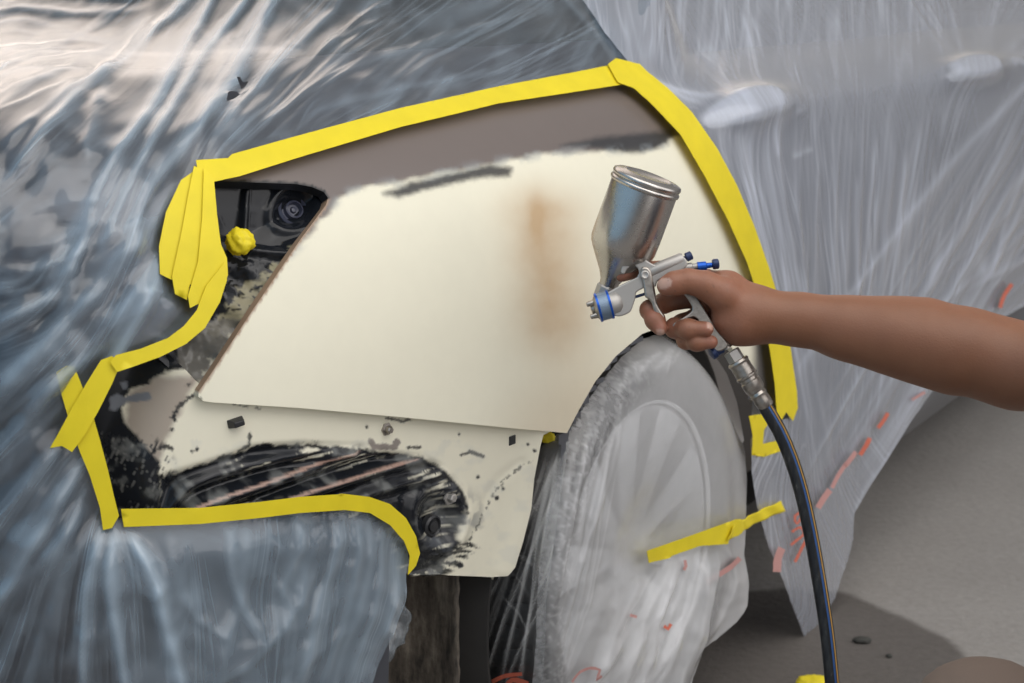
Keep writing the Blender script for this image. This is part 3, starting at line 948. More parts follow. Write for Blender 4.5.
# ------------------------------------------------------------------ wheel (part of the car)
wl = bpy.data.objects.new('wheel', None); COL.objects.link(wl)
wl.parent = car; wl.location = carpt(0, -.12, WZ) - np.array(CARLOC)
WC = carpt(0, 0, WZ); AX = np.array([NV[0], NV[1], 0])
def wp(r, a, y):
    return carpt(r * math.cos(a), y, WZ + r * math.sin(a))
prof = [(.232, -.005), (.250, .006), (.285, .008), (.305, -.004), (.315, -.018), (WR, -.04), (WR + .002, -.075), (WR + .002, -.115), (WR + .001, -.155), (WR - .004, -.19), (.30, -.215), (.25, -.22), (.232, -.20)]
n = 180; V, F = [], []
for j, (r, y) in enumerate(prof):
    for i in range(n):
        a = 2 * math.pi * i / n
        rr = r
        if 4 <= j <= 9:
            b = (i % 6) if j % 2 else ((i + 3) % 6)
            if b in (0,) or (j in (6, 8) and b in (0, 1)):
                rr -= .009
        V.append(wp(rr, a, y))
for j in range(len(prof) - 1):
    for i in range(n):
        F.append((j * n + i, j * n + (i + 1) % n, (j + 1) * n + (i + 1) % n, (j + 1) * n + i))
o = link('tyre', V, F, M['rubber'], wl); fixn(o); autosmooth(o, 35)
V, F = lathe_pts([(-.20, .236), (-.20, .225), (-.06, .205), (-.035, .215), (-.012, .228), (-.002, .236), (.002, .240), (-.004, .243), (-.03, .236)], WC, AX, 96)
F = F[:-2]
o = link('rim', V, F, M['alloy'], wl); fixn(o)
NS = 10
for s in range(NS):
    a0 = 2 * math.pi * s / NS + math.radians(95)
    V, F = [], []
    for j in range(9):
        t = j / 8
        r = .045 + (.228 - .045) * t
        hw = .016 + .024 * t ** 1.5
        y = -.022 + .012 * t
        for dx, dy in ((-1, -.030), (-1, -.004), (-.55, .004), (.55, .004), (1, -.004), (1, -.030)):
            da = math.atan2(dx * hw, r)
            V.append(wp(math.hypot(r, dx * hw), a0 + da, y + dy))
    for j in range(8):
        for i in range(6):
            F.append((j * 6 + i, j * 6 + (i + 1) % 6, (j + 1) * 6 + (i + 1) % 6, (j + 1) * 6 + i))
    F.append((5, 4, 3, 2, 1, 0)); F.append(tuple(48 + i for i in range(6)))
    o = link('spoke', V, F, M['alloy'], wl); fixn(o); autosmooth(o, 40)
lathe('hub', [(-.06, .062), (-.02, .06), (-.012, .052), (-.010, .034), (-.004, .031), (.0, .026), (.001, .002)], WC, AX, M['alloy'], wl)
lathe('brake_disc', [(-.095, .17), (-.095, .03), (-.075, .03), (-.075, .17)], WC, AX, M['worn'], wl, 48)
# ------------------------------------------------------------------ masking film
def rail(poly, t):
    P = np.asarray(poly, float); L = np.concatenate([[0], np.cumsum(np.hypot(*np.diff(P, axis=0).T))])
    return np.array([np.interp(t * L[-1], L, P[:, 0]), np.interp(t * L[-1], L, P[:, 1])])
class Folds:
    def __init__(s):
        s.items = []; s.bands = []; s.tail = .55
    def add(s, line, w, h, haze=.35, asym=.6, taper=(.12, .12)):
        s.items.append((smooth_line(line, 14), w, h, haze, asym, taper))
    def fan(s, A, B, n, w, h, haze=.3, jit=.35, bend=6, seed=0, cut=(.0, .3), mid=None):
        r = np.random.default_rng(seed)
        for i in range(n):
            t = (i + .5 + r.uniform(-jit, jit)) / n
            a, b = rail(A, np.clip(t, 0, 1)), rail(B, np.clip(t + r.normal(0, .25 / n), 0, 1))
            d = b - a
            nn = np.array([-d[1], d[0]]) / max(np.hypot(*d), 1e-6)
            m1, m2 = a + d * .33 + nn * r.normal(0, bend), a + d * .67 + nn * r.normal(0, bend)
            ln = smooth_line([a, m1, m2, b], 14)
            c0, c1 = int(len(ln) * r.uniform(0, cut[0])), int(len(ln) * (1 - r.uniform(0, cut[1])))
            ln = ln[c0:max(c1, c0 + 3)]
            if len(ln) < 3:
                continue
            k = r.uniform(.45, 1.3)
            s.items.append((ln, w * r.uniform(.6, 1.5), h * k, haze * r.uniform(.4, 1.4), r.uniform(-.9, .9), (.15, .2)))
    def pleat(s, line, w, haze=.3, h=.004):
        s.bands.append((smooth_line(line, 10), w, haze, h))
    def eval(s, px, py):
        H = np.zeros(px.shape); Z = np.zeros(px.shape)
        for ln, w, h, hz, asym, tp in s.items:
            lo, hi = ln.min(0) - 4 * w, ln.max(0) + 4 * w
            m = (px > lo[0]) & (px < hi[0]) & (py > lo[1]) & (py < hi[1])
            if not m.any():
                continue
            d, t, sd = pdist(ln, px[m], py[m], False, True)
            x = d * sd / w
            x = np.where(x > 0, x / (1 + asym * .55), x / (1 - asym * .55))
            tt = sstep(0, tp[0], t) * sstep(0, tp[1], 1 - t)
            g = np.exp(-np.abs(x) ** 1.6) * tt
            H[m] += h * g
            Z[m] += hz * (.60 * np.exp(-(np.abs(x) / .6) ** 2) + s.tail * np.exp(-np.abs(x) * .9) * sstep(-.7, -.1, x)) * tt
        for i, (ln, w, hz, h) in enumerate(s.bands):
            d, t, sd = pdist(ln, px, py, False, True)
            x = d * sd
            ww = w * (.55 + .9 * vnoise(t * 3.0, 0 * t + i * 3.7, 5)) * sstep(-.05, .25, t) * sstep(1.05, .75, t)
            m = sstep(-2.2, 2.2, x + ww * .35) * sstep(ww + 2.2, ww - 2.2, x)
            Z += hz * m * (.65 + .5 * np.exp(-(x / (ww * .3 + .5)) ** 2)) * (ww > .8)
            H += h * m * (1 - .5 * x / (ww + 1))
        return H, Z
def crumple(px, py, sc, seed):
    """sharp creases between flat facets"""
    out = 0
    for i, (k, ang) in enumerate(((1.0, .6), (1.9, 1.3), (3.7, .2))):
        a, b = px * math.cos(ang) + py * math.sin(ang), -px * math.sin(ang) + py * math.cos(ang)
        q = fbm(a / sc * k, b / sc * k * .7, seed + i * 7, 2)
        out = out + (1 - 2 * np.abs(q - .5) * 2.2) / k
    return out / 1.8

def fold_field(o, inf, lines):
    """two smooth coordinates on a sheet: across its pull lines and along them"""
    x, y = inf['px'].T
    num = np.zeros(len(x)); den = np.zeros(len(x)); al = np.zeros(len(x))
    for k, ln in ((i, q) for i, q in enumerate(lines)):
        if isinstance(ln[0], (int, float)):
            k, ln = ln[0], ln[1:]
        P_ = smooth_line(ln, 16)
        d_, t_, _s = pdist(P_, x, y, False, True)
        L_ = np.hypot(*np.diff(P_, axis=0).T).sum()
        w_ = 1 / (d_ + 22) ** 2.6
        num += w_ * k; den += w_; al += w_ * t_ * L_ / 100
    setval(o, num / den, 'fold_across'); setval(o, al / den, 'fold_along')

# -- sheet over the tail, boot lid and roof, taped round the bared corner
REAR = [(-330, -100), (330, -100), (652, -100), (648, 40), (640, 66), (600, 76), (560, 82), (480, 97), (400, 116), (320, 138), (236, 164), (205, 170), (190, 178), (183, 200), (176, 235), (176, 268), (190, 284), (204, 300), (196, 322),
        (172, 342), (140, 355), (112, 364), (92, 392), (72, 428), (78, 452), (96, 486), (106, 514), (120, 520), (200, 516), (300, 506), (350, 503), (378, 508), (400, 524), (410, 545), (413, 562), (405, 588), (396, 618), (384, 650), (366, 690), (352, 745), (320, 840), (100, 870), (-330, 800)]
FR = Folds()
# long diagonal folds dropping from the roof edge to the tail
for ln, w, h, z in (([(60, 330), (100, 190), (156, 103), (200, 30), (226, -30)], 6, .016, .42), ([(100, 268), (128, 190), (195, 72), (245, 5), (262, -30)], 5, .014, .42), ([(128, 262), (150, 190), (211, 117), (262, 30), (288, -30)], 9, .020, .34),
                    ([(0, 192), (75, 108), (130, 62), (175, 20), (200, -20)], 7, .018, .30), ([(0, 152), (60, 105), (110, 72), (160, 12)], 5, .012, .25), ([(-20, 420), (60, 330), (120, 268), (178, 190), (205, 168)], 10, .02, .30),
                    ([(-20, 330), (34, 310), (62, 282), (110, 196), (128, 150)], 6, .014, .35), ([(-20, 640), (50, 520), (96, 440), (118, 360), (152, 290), (186, 215)], 9, .022, .35), ([(-20, 545), (40, 470), (92, 400), (132, 330), (176, 240)], 7, .016, .30),
                    ([(-20, 480), (30, 420), (84, 356), (130, 300), (166, 240)], 6, .013, .30), ([(20, 420), (70, 372), (110, 340), (150, 280), (182, 222)], 5, .013, .32), ([(-10, 700), (36, 600), (74, 520), (92, 470)], 8, .016, .28),
                    ([(205, 160), (250, 96), (330, 20), (350, -20)], 6, .010, .22), ([(215, 150), (300, 70), (380, 20)], 4, .006, .14), ([(96, 95), (92, 130), (84, 150), (88, 165)], 5, .014, .40), ([(104, 66), (104, 92), (96, 112)], 4, .011, .35),
                    ([(30, 215), (60, 205), (108, 208)], 3, .009, .25), ([(20, 262), (60, 240), (118, 222)], 4, .008, .22), ([(0, 290), (48, 268), (60, 232)], 4, .009, .22),
                    ([(103, 522), (92, 552), (85, 585), (82, 640), (82, 700)], 6, .022, .50), ([(116, 524), (110, 550), (107, 578), (116, 630), (126, 700)], 7, .022, .50), ([(124, 528), (140, 552), (153, 577), (164, 626), (186, 700)], 7, .020, .46),
                    ([(112, 524), (128, 560), (142, 590), (152, 596), (164, 578)], 4, .010, .35), ([(98, 515), (70, 560), (58, 590), (50, 640)], 7, .014, .25), ([(90, 500), (40, 560), (-10, 600)], 8, .014, .25),
                    ([(232, 522), (228, 560), (236, 596), (258, 640)], 6, .012, .25), ([(300, 520), (296, 552), (280, 590), (282, 640)], 6, .010, .22), ([(338, 512), (330, 560), (312, 610), (292, 690)], 5, .012, .30), ([(360, 515), (354, 560), (340, 620), (316, 690)], 6, .014, .32),
                    ([(385, 525), (378, 570), (362, 630), (340, 690)], 6, .014, .34), ([(402, 545), (396, 580), (378, 640)], 5, .010, .3), ([(268, 570), (290, 618), (286, 660)], 3, .008, .2), ([(180, 590), (196, 620), (230, 640)], 4, .008, .18), ([(200, 690), (250, 660), (300, 600), (318, 560)], 6, .010, .2),
                    ([(570, -20), (600, 20), (632, 62)], 7, .006, .20), ([(545, -20), (590, 30), (628, 68)], 5, .004, .20)):
    FR.add(ln, w, h, z)
FR.fan([(-30, 120), (-30, 20), (20, -30)], [(110, 82), (150, 40), (185, -20)], 16, 3.0, .006, .18, bend=5, seed=3)
FR.fan([(-30, 250), (-30, 700)], [(196, 190), (150, 330), (100, 440)], 15, 5.5, .010, .20, bend=10, seed=4, cut=(.3, .3))
FR.fan([(188, 185), (206, 168)], [(150, -30), (480, -30)], 12, 4.0, .006, .10, bend=5, seed=5, cut=(.05, .4))
FR.fan([(230, 160), (620, 70)], [(400, 20), (660, -20)], 22, 3.2, .0035, .10, bend=3, seed=6, cut=(.1, .6))
FR.fan([(100, 512), (128, 528)], [(20, 720), (230, 720)], 6, 6, .009, .24, bend=7, seed=7, cut=(.05, .5))
FR.fan([(150, 520), (400, 512)], [(170, 740), (330, 740)], 9, 7, .008, .12, bend=10, seed=8, cut=(.1, .7))
FR.fan([(175, 270), (200, 335)], [(120, 300), (130, 350)], 9, 3, .007, .25, bend=5, seed=9)
for ln, w, z in (([(40, 300), (100, 190), (156, 103), (200, 30), (222, -30)], 9, .34), ([(92, 270), (128, 190), (195, 72), (245, 5), (266, -30)], 8, .34), ([(120, 262), (150, 190), (211, 117), (262, 30), (292, -30)], 15, .30),
                 ([(0, 184), (75, 105), (130, 60), (170, 22), (196, -20)], 9, .30), ([(-20, 430), (30, 372), (78, 318), (130, 262), (190, 184)], 15, .22), ([(-20, 342), (34, 312), (62, 284), (100, 215)], 7, .26), ([(-10, 390), (60, 330), (96, 290), (124, 240)], 5, .24),
                 ([(-20, 655), (36, 540), (88, 452), (120, 352), (160, 290), (190, 210)], 16, .26), ([(-20, 560), (40, 476), (92, 404), (130, 340), (172, 250)], 10, .24), ([(96, 410), (120, 350), (150, 300), (178, 250)], 9, .30), ([(60, 440), (92, 400), (120, 350)], 8, .26),
                 ([(-20, 500), (24, 436), (70, 380), (112, 338)], 6, .22), ([(20, 720), (50, 610), (76, 520), (92, 470)], 9, .20), ([(-20, 610), (28, 552), (80, 500)], 7, .22), ([(150, 355), (176, 330), (196, 312)], 7, .28), ([(110, 350), (128, 300), (160, 262), (178, 220)], 6, .26),
                 ([(104, 520), (94, 552), (86, 585), (83, 640), (82, 720)], 8, .40), ([(114, 524), (108, 552), (106, 580), (114, 630), (126, 720)], 12, .36), ([(122, 526), (140, 552), (152, 577), (163, 626), (186, 720)], 12, .36), ([(100, 516), (76, 552), (62, 600), (58, 640)], 7, .2),
                 ([(225, 520), (226, 560), (238, 600), (262, 650)], 7, .16), ([(345, 512), (334, 560), (316, 610), (296, 700)], 9, .2), ([(372, 515), (366, 570), (350, 620), (326, 700)], 9, .22), ([(396, 535), (390, 580), (372, 640), (350, 690)], 8, .22), ([(262, 520), (280, 556), (282, 600)], 6, .14), ([(298, 514), (290, 560), (300, 600)], 10, .14),
                 ([(206, 150), (258, 86), (340, 10)], 8, .18), ([(566, -30), (600, 22), (634, 64)], 13, .20), ([(-20, 78), (60, 52), (128, 6)], 6, .2), ([(-20, 118), (50, 84), (118, 44)], 5, .2), ([(250, 130), (380, 60), (520, 20)], 5, .12), ([(300, 118), (420, 84), (530, 66)], 4, .2)):
    FR.pleat(ln, w, z)
def rear_disp(px, py, u, v, e):
    H, Z = FR.eval(px, py)
    rear_disp.z = Z
    a = (px * .80 + py * .60); b = (-px * .60 + py * .80)
    d0 = sdp(TAPED, px, py)
    free = .12 + .88 * sstep(2, 46, d0)
    big = (fbm(px / 85, py / 85, 71, 3) - .5) * .022
    cr = crumple(px + py * .5, py, 90, 72) * .003 * sstep(330, 120, px - np.where(py > 480, 200, 0))
    return .006 + free * (.010 + H * .32 + np.maximum(big, -.008) + np.maximum(cr, -.006))
TAPED = [(640, 66), (560, 82), (400, 116), (236, 164), (190, 172), (176, 235), (176, 275), (204, 300), (190, 330), (112, 364), (72, 428), (106, 514), (200, 516), (350, 503), (400, 524), (413, 562), (430, 570), (560, 430), (740, 300), (700, 130)]
TEARS = [[(236, 81), (240, 79), (244, 81), (249, 80), (246, 84), (242, 88), (239, 85)], [(227, 99), (231, 95), (237, 92), (240, 94), (236, 99), (230, 104), (226, 106)]]
rear, inf = patch('masking_film', REAR, FILM, 0, .0037, M['film'], None, holes=TEARS, disp=rear_disp, poff=.014, coarse=3, relaxed=1)
px, py = inf['px'].T
setval(rear, inf['relax'](rear_disp.z * .66 + .10 * sstep(.5, .7, fbm(px / 40, py / 40, 75)) + .24 * sstep(500, 540, py) * sstep(90, 200, px), 1), 'haze')
fold_field(rear, inf, [[(-60, 60), (60, 20), (140, -40)], [(-60, 190), (60, 110), (130, 62), (200, -40)], [(-60, 330), (40, 300), (100, 190), (156, 103), (200, 30), (226, -40)], [(-60, 460), (30, 372), (90, 300), (128, 190), (195, 72), (262, -40)],
                       [(-60, 600), (40, 470), (92, 400), (150, 290), (170, 190), (230, 100), (320, -40)], [(-60, 720), (36, 540), (88, 452), (120, 352), (180, 230), (205, 165), (280, 70), (400, -40)], [(40, 740), (60, 600), (95, 490)],
                       [(106, 520), (86, 585), (82, 740)], [(114, 524), (107, 580), (126, 740)], [(124, 528), (153, 577), (186, 740)], [(200, 520), (230, 600), (262, 740)], [(300, 512), (290, 600), (280, 740)], [(360, 512), (340, 620), (310, 740)], [(410, 550), (390, 620), (350, 740)],
                       [6.0, (232, 158), (330, 96), (500, 10), (560, -40)], [7.2, (330, 135), (450, 88), (580, 20), (640, -40)], [8.4, (460, 100), (560, 66), (660, 20)]])
tag(rear, 'clear masking film draped in diagonal folds over the car tail and below the bared corner', 'plastic film')

# loose pouch of film beside the lower bib
POUCH = [(398, 592), (404, 612), (405, 634), (398, 654), (378, 664), (362, 690), (330, 690), (350, 620)]
po, inf = patch('film_pouch', POUCH, FILM, -.03, .006, M['film'], rear, disp=lambda px, py, u, v, e: (fbm(px / 18, py / 18, 77) - .5) * .03 + .012 * np.sin(px / 7 + py / 16))
setval(po, np.full(len(inf['px']), .16), 'haze')
fold_field(po, inf, [[(398, 592), (380, 690)], [(405, 610), (395, 690)]])

# -- sheet over the doors
DOOR = [(532, -100), (575, -10), (604, 34), (632, 62), (650, 76), (672, 96), (706, 134), (734, 180), (752, 226), (768, 272), (780, 318), (788, 360), (794, 400), (790, 418), (772, 424), (758, 424), (752, 440), (750, 470), (756, 505), (768, 548), (782, 580),
        (790, 602), (805, 641), (818, 622), (832, 598), (845, 560), (851, 538), (853, 512), (866, 490), (890, 450), (912, 416), (930, 392), (960, 352), (1000, 318), (1050, 290), (1130, 250), (1150, 238), (1150, -70)]
FD = Folds()
FD.fan([(640, -40), (765, -40)], [(640, 74), (700, 118), (726, 106), (748, 104)], 20, 2.4, .005, .22, bend=2, seed=21, cut=(.1, .15))
FD.fan([(636, 66), (650, 80)], [(705, 118), (735, 106)], 7, 2.2, .005, .3, bend=1, seed=22, cut=(.0, .1))
FD.fan([(770, -40), (940, -40)], [(770, 100), (800, 180), (960, 68)], 16, 2.4, .005, .16, bend=3, seed=23, cut=(.1, .45))
FD.fan([(712, 122), (772, 112)], [(770, 330), (850, 600)], 22, 2.6, .006, .16, bend=3, seed=24, cut=(.0, .55))
FD.fan([(790, 110), (945, 80)], [(800, 430), (900, 420)], 26, 2.6, .006, .15, bend=4, seed=25, cut=(.25, .35))
FD.fan([(1040, 40), (1040, 200)], [(770, 520), (850, 540)], 18, 3.0, .007, .18, bend=5, seed=26, cut=(.1, .3))
FD.fan([(986, 78), (1010, 60)], [(1100, -60), (1100, 120)], 9, 3.0, .006, .2, bend=2, seed=27)
FD.fan([(950, 70), (985, 66)], [(860, -50), (1060, -60)], 9, 2.4, .004, .16, bend=2, seed=28)
FD.fan([(1100, 120), (1100, 270)], [(880, 330), (960, 350)], 9, 3.6, .008, .2, bend=5, seed=29)
for ln, w, h, z in (([(1060, 50), (980, 130), (930, 186), (880, 250), (820, 330), (790, 390)], 6, .014, .30), ([(1080, 90), (1000, 200), (950, 290), (900, 360), (850, 450), (800, 540)], 5, .012, .22), ([(1040, 140), (1010, 200), (985, 290)], 4, .01, .3),
                    ([(762, 100), (768, 130), (776, 160)], 3, .006, .3), ([(786, 118), (800, 112)], 2.5, .005, .4), ([(790, 158), (812, 150)], 2.5, .004, .35), ([(740, 10), (752, 60), (757, 106)], 4, .008, .25),
                    ([(925, 395), (890, 450), (862, 492), (850, 525)], 6, .010, .28)):
    FD.add(ln, w, h, z)
def bump_at(px, py, cx, cy, rx, ry, rot):
    a, b = (px - cx) * math.cos(rot) + (py - cy) * math.sin(rot), -(px - cx) * math.sin(rot) + (py - cy) * math.cos(rot)
    return np.hypot(a / rx, b / ry)
def door_disp(px, py, u, v, e):
    H, Z = FD.eval(px, py)
    b1, b2 = bump_at(px, py, 740, 113, 40, 13, -.16), bump_at(px, py, 968, 73, 27, 10, -.1)
    hb = .036 * (np.exp(-np.maximum(b1 - .75, 0) * 1.1) + np.exp(-np.maximum(b2 - .75, 0) * 1.1))
    door_disp.z = Z + .45 * sstep(1.12, .9, b1) + .45 * sstep(1.12, .9, b2) + .10 * sstep(600, 640, px) * sstep(660, 640, px)
    d0 = pdist([(632, 62), (672, 96), (706, 134), (734, 180), (752, 226), (768, 272), (780, 318), (794, 400), (785, 420), (755, 430)], px, py)
    free = .15 + .85 * sstep(2, 40, d0)
    return .012 + free * (.006 + H * .26 + hb + (fbm(px / 90, py / 90, 81, 2) - .5) * .010)
door, inf = patch('masking_film', DOOR, FILM, 0, .0042, M['film_door'], None, disp=door_disp, poff=.016, coarse=3, relaxed=2)
setval(door, inf['relax'](door_disp.z * .85, 1), 'haze')
fold_field(door, inf, [[(640, -60), (655, 75), (712, 125), (760, 250), (788, 400), (770, 500), (786, 600)], [(700, -60), (722, 105), (740, 122), (790, 300), (812, 560), (806, 650)], [(770, -60), (766, 100), (775, 115), (815, 300), (830, 500)], [(830, -60), (838, 90), (850, 300), (845, 450)],
                       [(890, -60), (910, 80), (890, 250), (865, 440)], [(930, -60), (955, 68), (925, 200), (870, 430)], [(1030, -60), (985, 68), (950, 200), (885, 430)], [(1130, 0), (1040, 120), (960, 290), (900, 420)], [(1150, 120), (1060, 220), (980, 330)]])
tag(door, 'hazy masking film stretched over the two door handles, its pointed corner reaching the floor', 'plastic film')

def stroke(name, pts, surf, off, w, mat, parent):
    pts = smooth_line(pts, 4)
    d = np.gradient(pts, axis=0); d /= np.maximum(np.hypot(*d.T), 1e-6)[:, None]
    nn = np.stack([-d[:, 1], d[:, 0]], -1)
    ww = w * (.75 + .5 * fbm(pts[:, 0] / 5, pts[:, 1] / 5, 85))[:, None] / 2
    poly = np.vstack([pts + nn * ww, (pts - nn * ww)[::-1]])
    o, _ = patch(name, poly, surf, off, .004, mat, parent)
    o['label'] = 'red printed lettering on the film'
    return o
for pts, w, mt in (([(888, 413), (884, 420), (878, 428)], 4, 'red'), ([(870, 438), (866, 446), (860, 455)], 4.5, 'red'), ([(856, 452), (850, 460), (845, 466)], 5, 'pale_red'), ([(846, 464), (838, 476), (832, 488)], 4, 'pale_red'), ([(830, 490), (824, 498), (818, 508)], 6, 'pale_red'),
                   ([(806, 510), (795, 516), (797, 524), (802, 516)], 2.6, 'red'), ([(792, 532), (800, 527), (804, 534), (797, 540), (791, 545)], 2.6, 'red'), ([(806, 540), (800, 552), (795, 562)], 3, 'red'), ([(782, 548), (778, 558), (777, 572)], 8, 'pale_red'), ([(925, 392), (912, 400)], 2.5, 'pale_red'),
                   ([(1012, 284), (1004, 296), (1000, 308)], 4, 'red')):
    stroke('printed_mark', pts, FILM, .030, w, M[mt], door)

# -- bag over the wheel
BAG = [(569, 430), (584, 406), (602, 380), (622, 356), (642, 338), (666, 330), (690, 334), (712, 350), (728, 374), (738, 402), (745, 440), (748, 480), (747, 520), (745, 556), (750, 585), (748, 606), (738, 622), (716, 640), (704, 648), (690, 690), (676, 730), (540, 730), (532, 690), (536, 640), (538, 580), (545, 520), (556, 468)]
FW = Folds()
FW.fan([(660, 560), (720, 545)], [(560, 720), (700, 700)], 13, 5, .010, .16, bend=6, seed=31, cut=(.0, .2))
FW.fan([(540, 560), (560, 700)], [(570, 420), (650, 335)], 16, 3, .006, .22, bend=6, seed=32, cut=(.2, .3))
FW.fan([(600, 380), (690, 334)], [(590, 420), (660, 380)], 12, 3.0, .005, .2, bend=6, seed=33)
for ln, w, h, z in (([(700, 560), (702, 600), (690, 650), (672, 700)], 6, .012, .18), ([(725, 545), (735, 580), (722, 616), (704, 646)], 5, .010, .2), ([(640, 575), (620, 620), (596, 680)], 6, .012, .2), ([(668, 570), (655, 620), (640, 700)], 6, .012, .2),
                    ([(560, 470), (552, 540), (548, 620), (552, 700)], 5, .010, .25), ([(578, 430), (562, 500), (556, 560)], 4, .008, .25)):
    FW.add(ln, w, h, z)
def bag_disp(px, py, u, v, e):
    H, Z = FW.eval(px, py)
    bag_disp.z = Z
    return .004 + H * .45 * sstep(0, .03, e) + (fbm(px / 40, py / 40, 91, 3) - .4) * .010 * sstep(470, 600, py)
bag, inf = patch('masking_film', BAG, WHEEL, 0, .0036, M['film_wheel'], None, disp=bag_disp, poff=.006, relaxed=1)
px, py = inf['px'].T
uu, vv = inf['uv'].T
rr, aa = np.hypot(uu, vv - WZ), np.arctan2(vv - WZ, uu)
clear = sstep(.255, .30, rr) * sstep(.25, .8, np.cos(aa - math.radians(158)))
crk = np.exp(-(np.abs(fbm(px / 9, py / 13, 94, 3) - .5) / .045) ** 2) 
hz = .36 - .31 * clear + .24 * clear * crk + .10 * clear * sstep(.5, .7, fbm(px / 14, py / 20, 95)) + .10 * sstep(500, 620, py) + .06 * sstep(.25, .285, rr) * (1 - clear)
setval(bag, hz + bag_disp.z * .6 + .02, 'haze')
tag(bag, 'milky film bag covering the rear wheel, spokes showing through', 'plastic film')
# thin stretched part of the same bag, over the tread
SK = [(558, 436), (574, 424), (566, 470), (556, 540), (548, 600), (546, 660), (540, 730), (420, 730), (440, 640), (470, 585), (508, 560), (530, 500), (540, 450)]
FT = Folds(); FT.tail = .1
FT.fan([(545, 440), (572, 432)], [(425, 720), (545, 720)], 13, 1.8, .004, .42, bend=5, seed=41, cut=(.1, .2))
FT.fan([(530, 470), (500, 600)], [(552, 460), (545, 660)], 6, 1.6, .003, .42, bend=3, seed=42)
for ln, w, h, z in (([(566, 440), (540, 500), (500, 580), (462, 650), (440, 700)], 2.4, .01, .5), ([(560, 480), (530, 560), (505, 620), (478, 700)], 2.4, .01, .5), ([(450, 590), (452, 640), (458, 700)], 3.5, .008, .35), ([(545, 600), (520, 650), (500, 700)], 2, .008, .5), ([(470, 590), (462, 640), (470, 700)], 3, .008, .35)):
    FT.add(ln, w, h, z)
def sk_disp(px, py, u, v, e):
    H, Z = FT.eval(px, py)
    sk_disp.z = Z
    return .004 + H * .15
skt, inf = patch('stretched_film', SK, TREAD, 0, .0026, M['film_tread'], bag, disp=sk_disp)
px, py = inf['px'].T
setval(skt, sk_disp.z * .9 + .22 * sstep(528, 552, px), 'haze')
for pts, w in (([(492, 682), (505, 676), (522, 674)], 4), ([(505, 690), (512, 680), (528, 684)], 5)):
    stroke('printed_mark', pts, TREAD, .014, w, M['red'], bag)
for pts, w, mt in (([(572, 682), (580, 672), (590, 668)], 2.5, 'pale_red'), ([(590, 668), (600, 670), (596, 680), (602, 676)], 3, 'pale_red'), ([(664, 626), (668, 629), (671, 624)], 3.5, 'red'), ([(630, 615), (637, 617)], 3, 'pale_red'), ([(685, 560), (686, 566), (684, 570)], 3, 'pale_red'),
                   ([(706, 582), (720, 574), (732, 566), (740, 558)], 5, 'pale_red')):
    stroke('printed_mark', pts, WHEEL, .016, w, M[mt], bag)

# ------------------------------------------------------------------ yellow masking tape
def tape(poly, label, surf=None, off=.020, res=.006, smooth=False, group=None, wr=.0004, seed=0):
    surf = surf or FILM
    def dp(px, py, u, v, e):
        return wr * 2 * (fbm(px / 7, py / 9, 101 + seed) - .5) + wr * np.maximum(fbm(px / 14, py / 14, 131 + seed) - .58, 0) * 4
    o, inf = patch('masking_tape', poly, surf, off, res, M['tape'], None, disp=dp, smooth_poly=smooth)
    solid(o, .0006)
    return tag(o, label, 'tape', group)
tape([(228, 158), (232, 154), (300, 135), (400, 108), (500, 86), (580, 71), (620, 63), (636, 66), (640, 78), (625, 84), (560, 94), (500, 103), (400, 127), (300, 157), (240, 176), (212, 182), (200, 180), (196, 160)], 'yellow tape strip along the top edge of the bared panel', off=.016)
tape([(608, 64), (616, 58), (640, 64), (648, 72), (668, 88), (692, 112), (717, 148), (737, 185), (754, 225), (770, 270), (782, 310), (791, 350), (797, 392), (798, 408), (793, 421), (786, 412), (782, 420), (777, 414), (775, 385), (770, 350), (761, 305), (747, 262), (729, 222), (706, 178), (681, 135), (654, 106), (634, 88), (618, 82)],
     'yellow tape strip curving down the right edge of the panel beside the door film', off=.019, seed=1)
tape([(181, 180), (198, 168), (196, 200), (190, 232), (184, 277), (174, 272), (172, 280), (160, 274), (159, 246), (166, 212)], 'leftmost of the upright yellow tape pieces left of the lamp recess', off=.018, seed=2)
tape([(194, 166), (208, 170), (208, 215), (204, 250), (198, 290), (190, 284), (187, 300), (175, 294), (172, 276), (182, 230), (188, 196)], 'middle one of the upright yellow tape pieces left of the lamp recess', off=.0205, seed=3)
tape([(204, 168), (214, 178), (217, 214), (221, 244), (227, 258), (228, 275), (218, 300), (208, 310), (198, 304), (190, 308), (188, 296), (198, 262), (202, 220)], 'upright yellow tape piece nearest the black lamp recess', off=.023, seed=4)
tape([(225, 262), (227, 280), (220, 302), (205, 328), (186, 344), (160, 357), (135, 366), (117, 372), (110, 362), (116, 355), (140, 349), (168, 338), (184, 326), (197, 310), (206, 286)], 'yellow tape curving below the lamp recess towards the left corner', off=.0255, seed=5)
tape([(101, 360), (112, 356), (121, 363), (112, 384), (98, 412), (84, 436), (72, 452), (62, 446), (50, 448), (58, 434), (72, 408), (86, 384)], 'yellow tape piece slanting down left across the crossed strips', off=.021, seed=6)
tape([(56, 372), (66, 366), (74, 366), (82, 386), (92, 412), (100, 440), (108, 470), (114, 496), (119, 516), (112, 528), (103, 530), (100, 508), (90, 476), (80, 452), (70, 424), (62, 396)], 'long yellow tape strip crossing down the left edge to the bottom corner', off=.018, seed=7)
tape([(121, 509), (200, 508), (260, 502), (300, 497), (345, 494), (370, 497), (390, 504), (406, 518), (416, 536), (420, 553), (416, 566), (408, 575), (410, 556), (404, 541), (390, 525), (370, 513), (345, 510), (300, 513), (260, 518), (200, 524), (124, 527)],
     'yellow tape strip along the top and rounded end of the lower film bib', off=.016, seed=8)
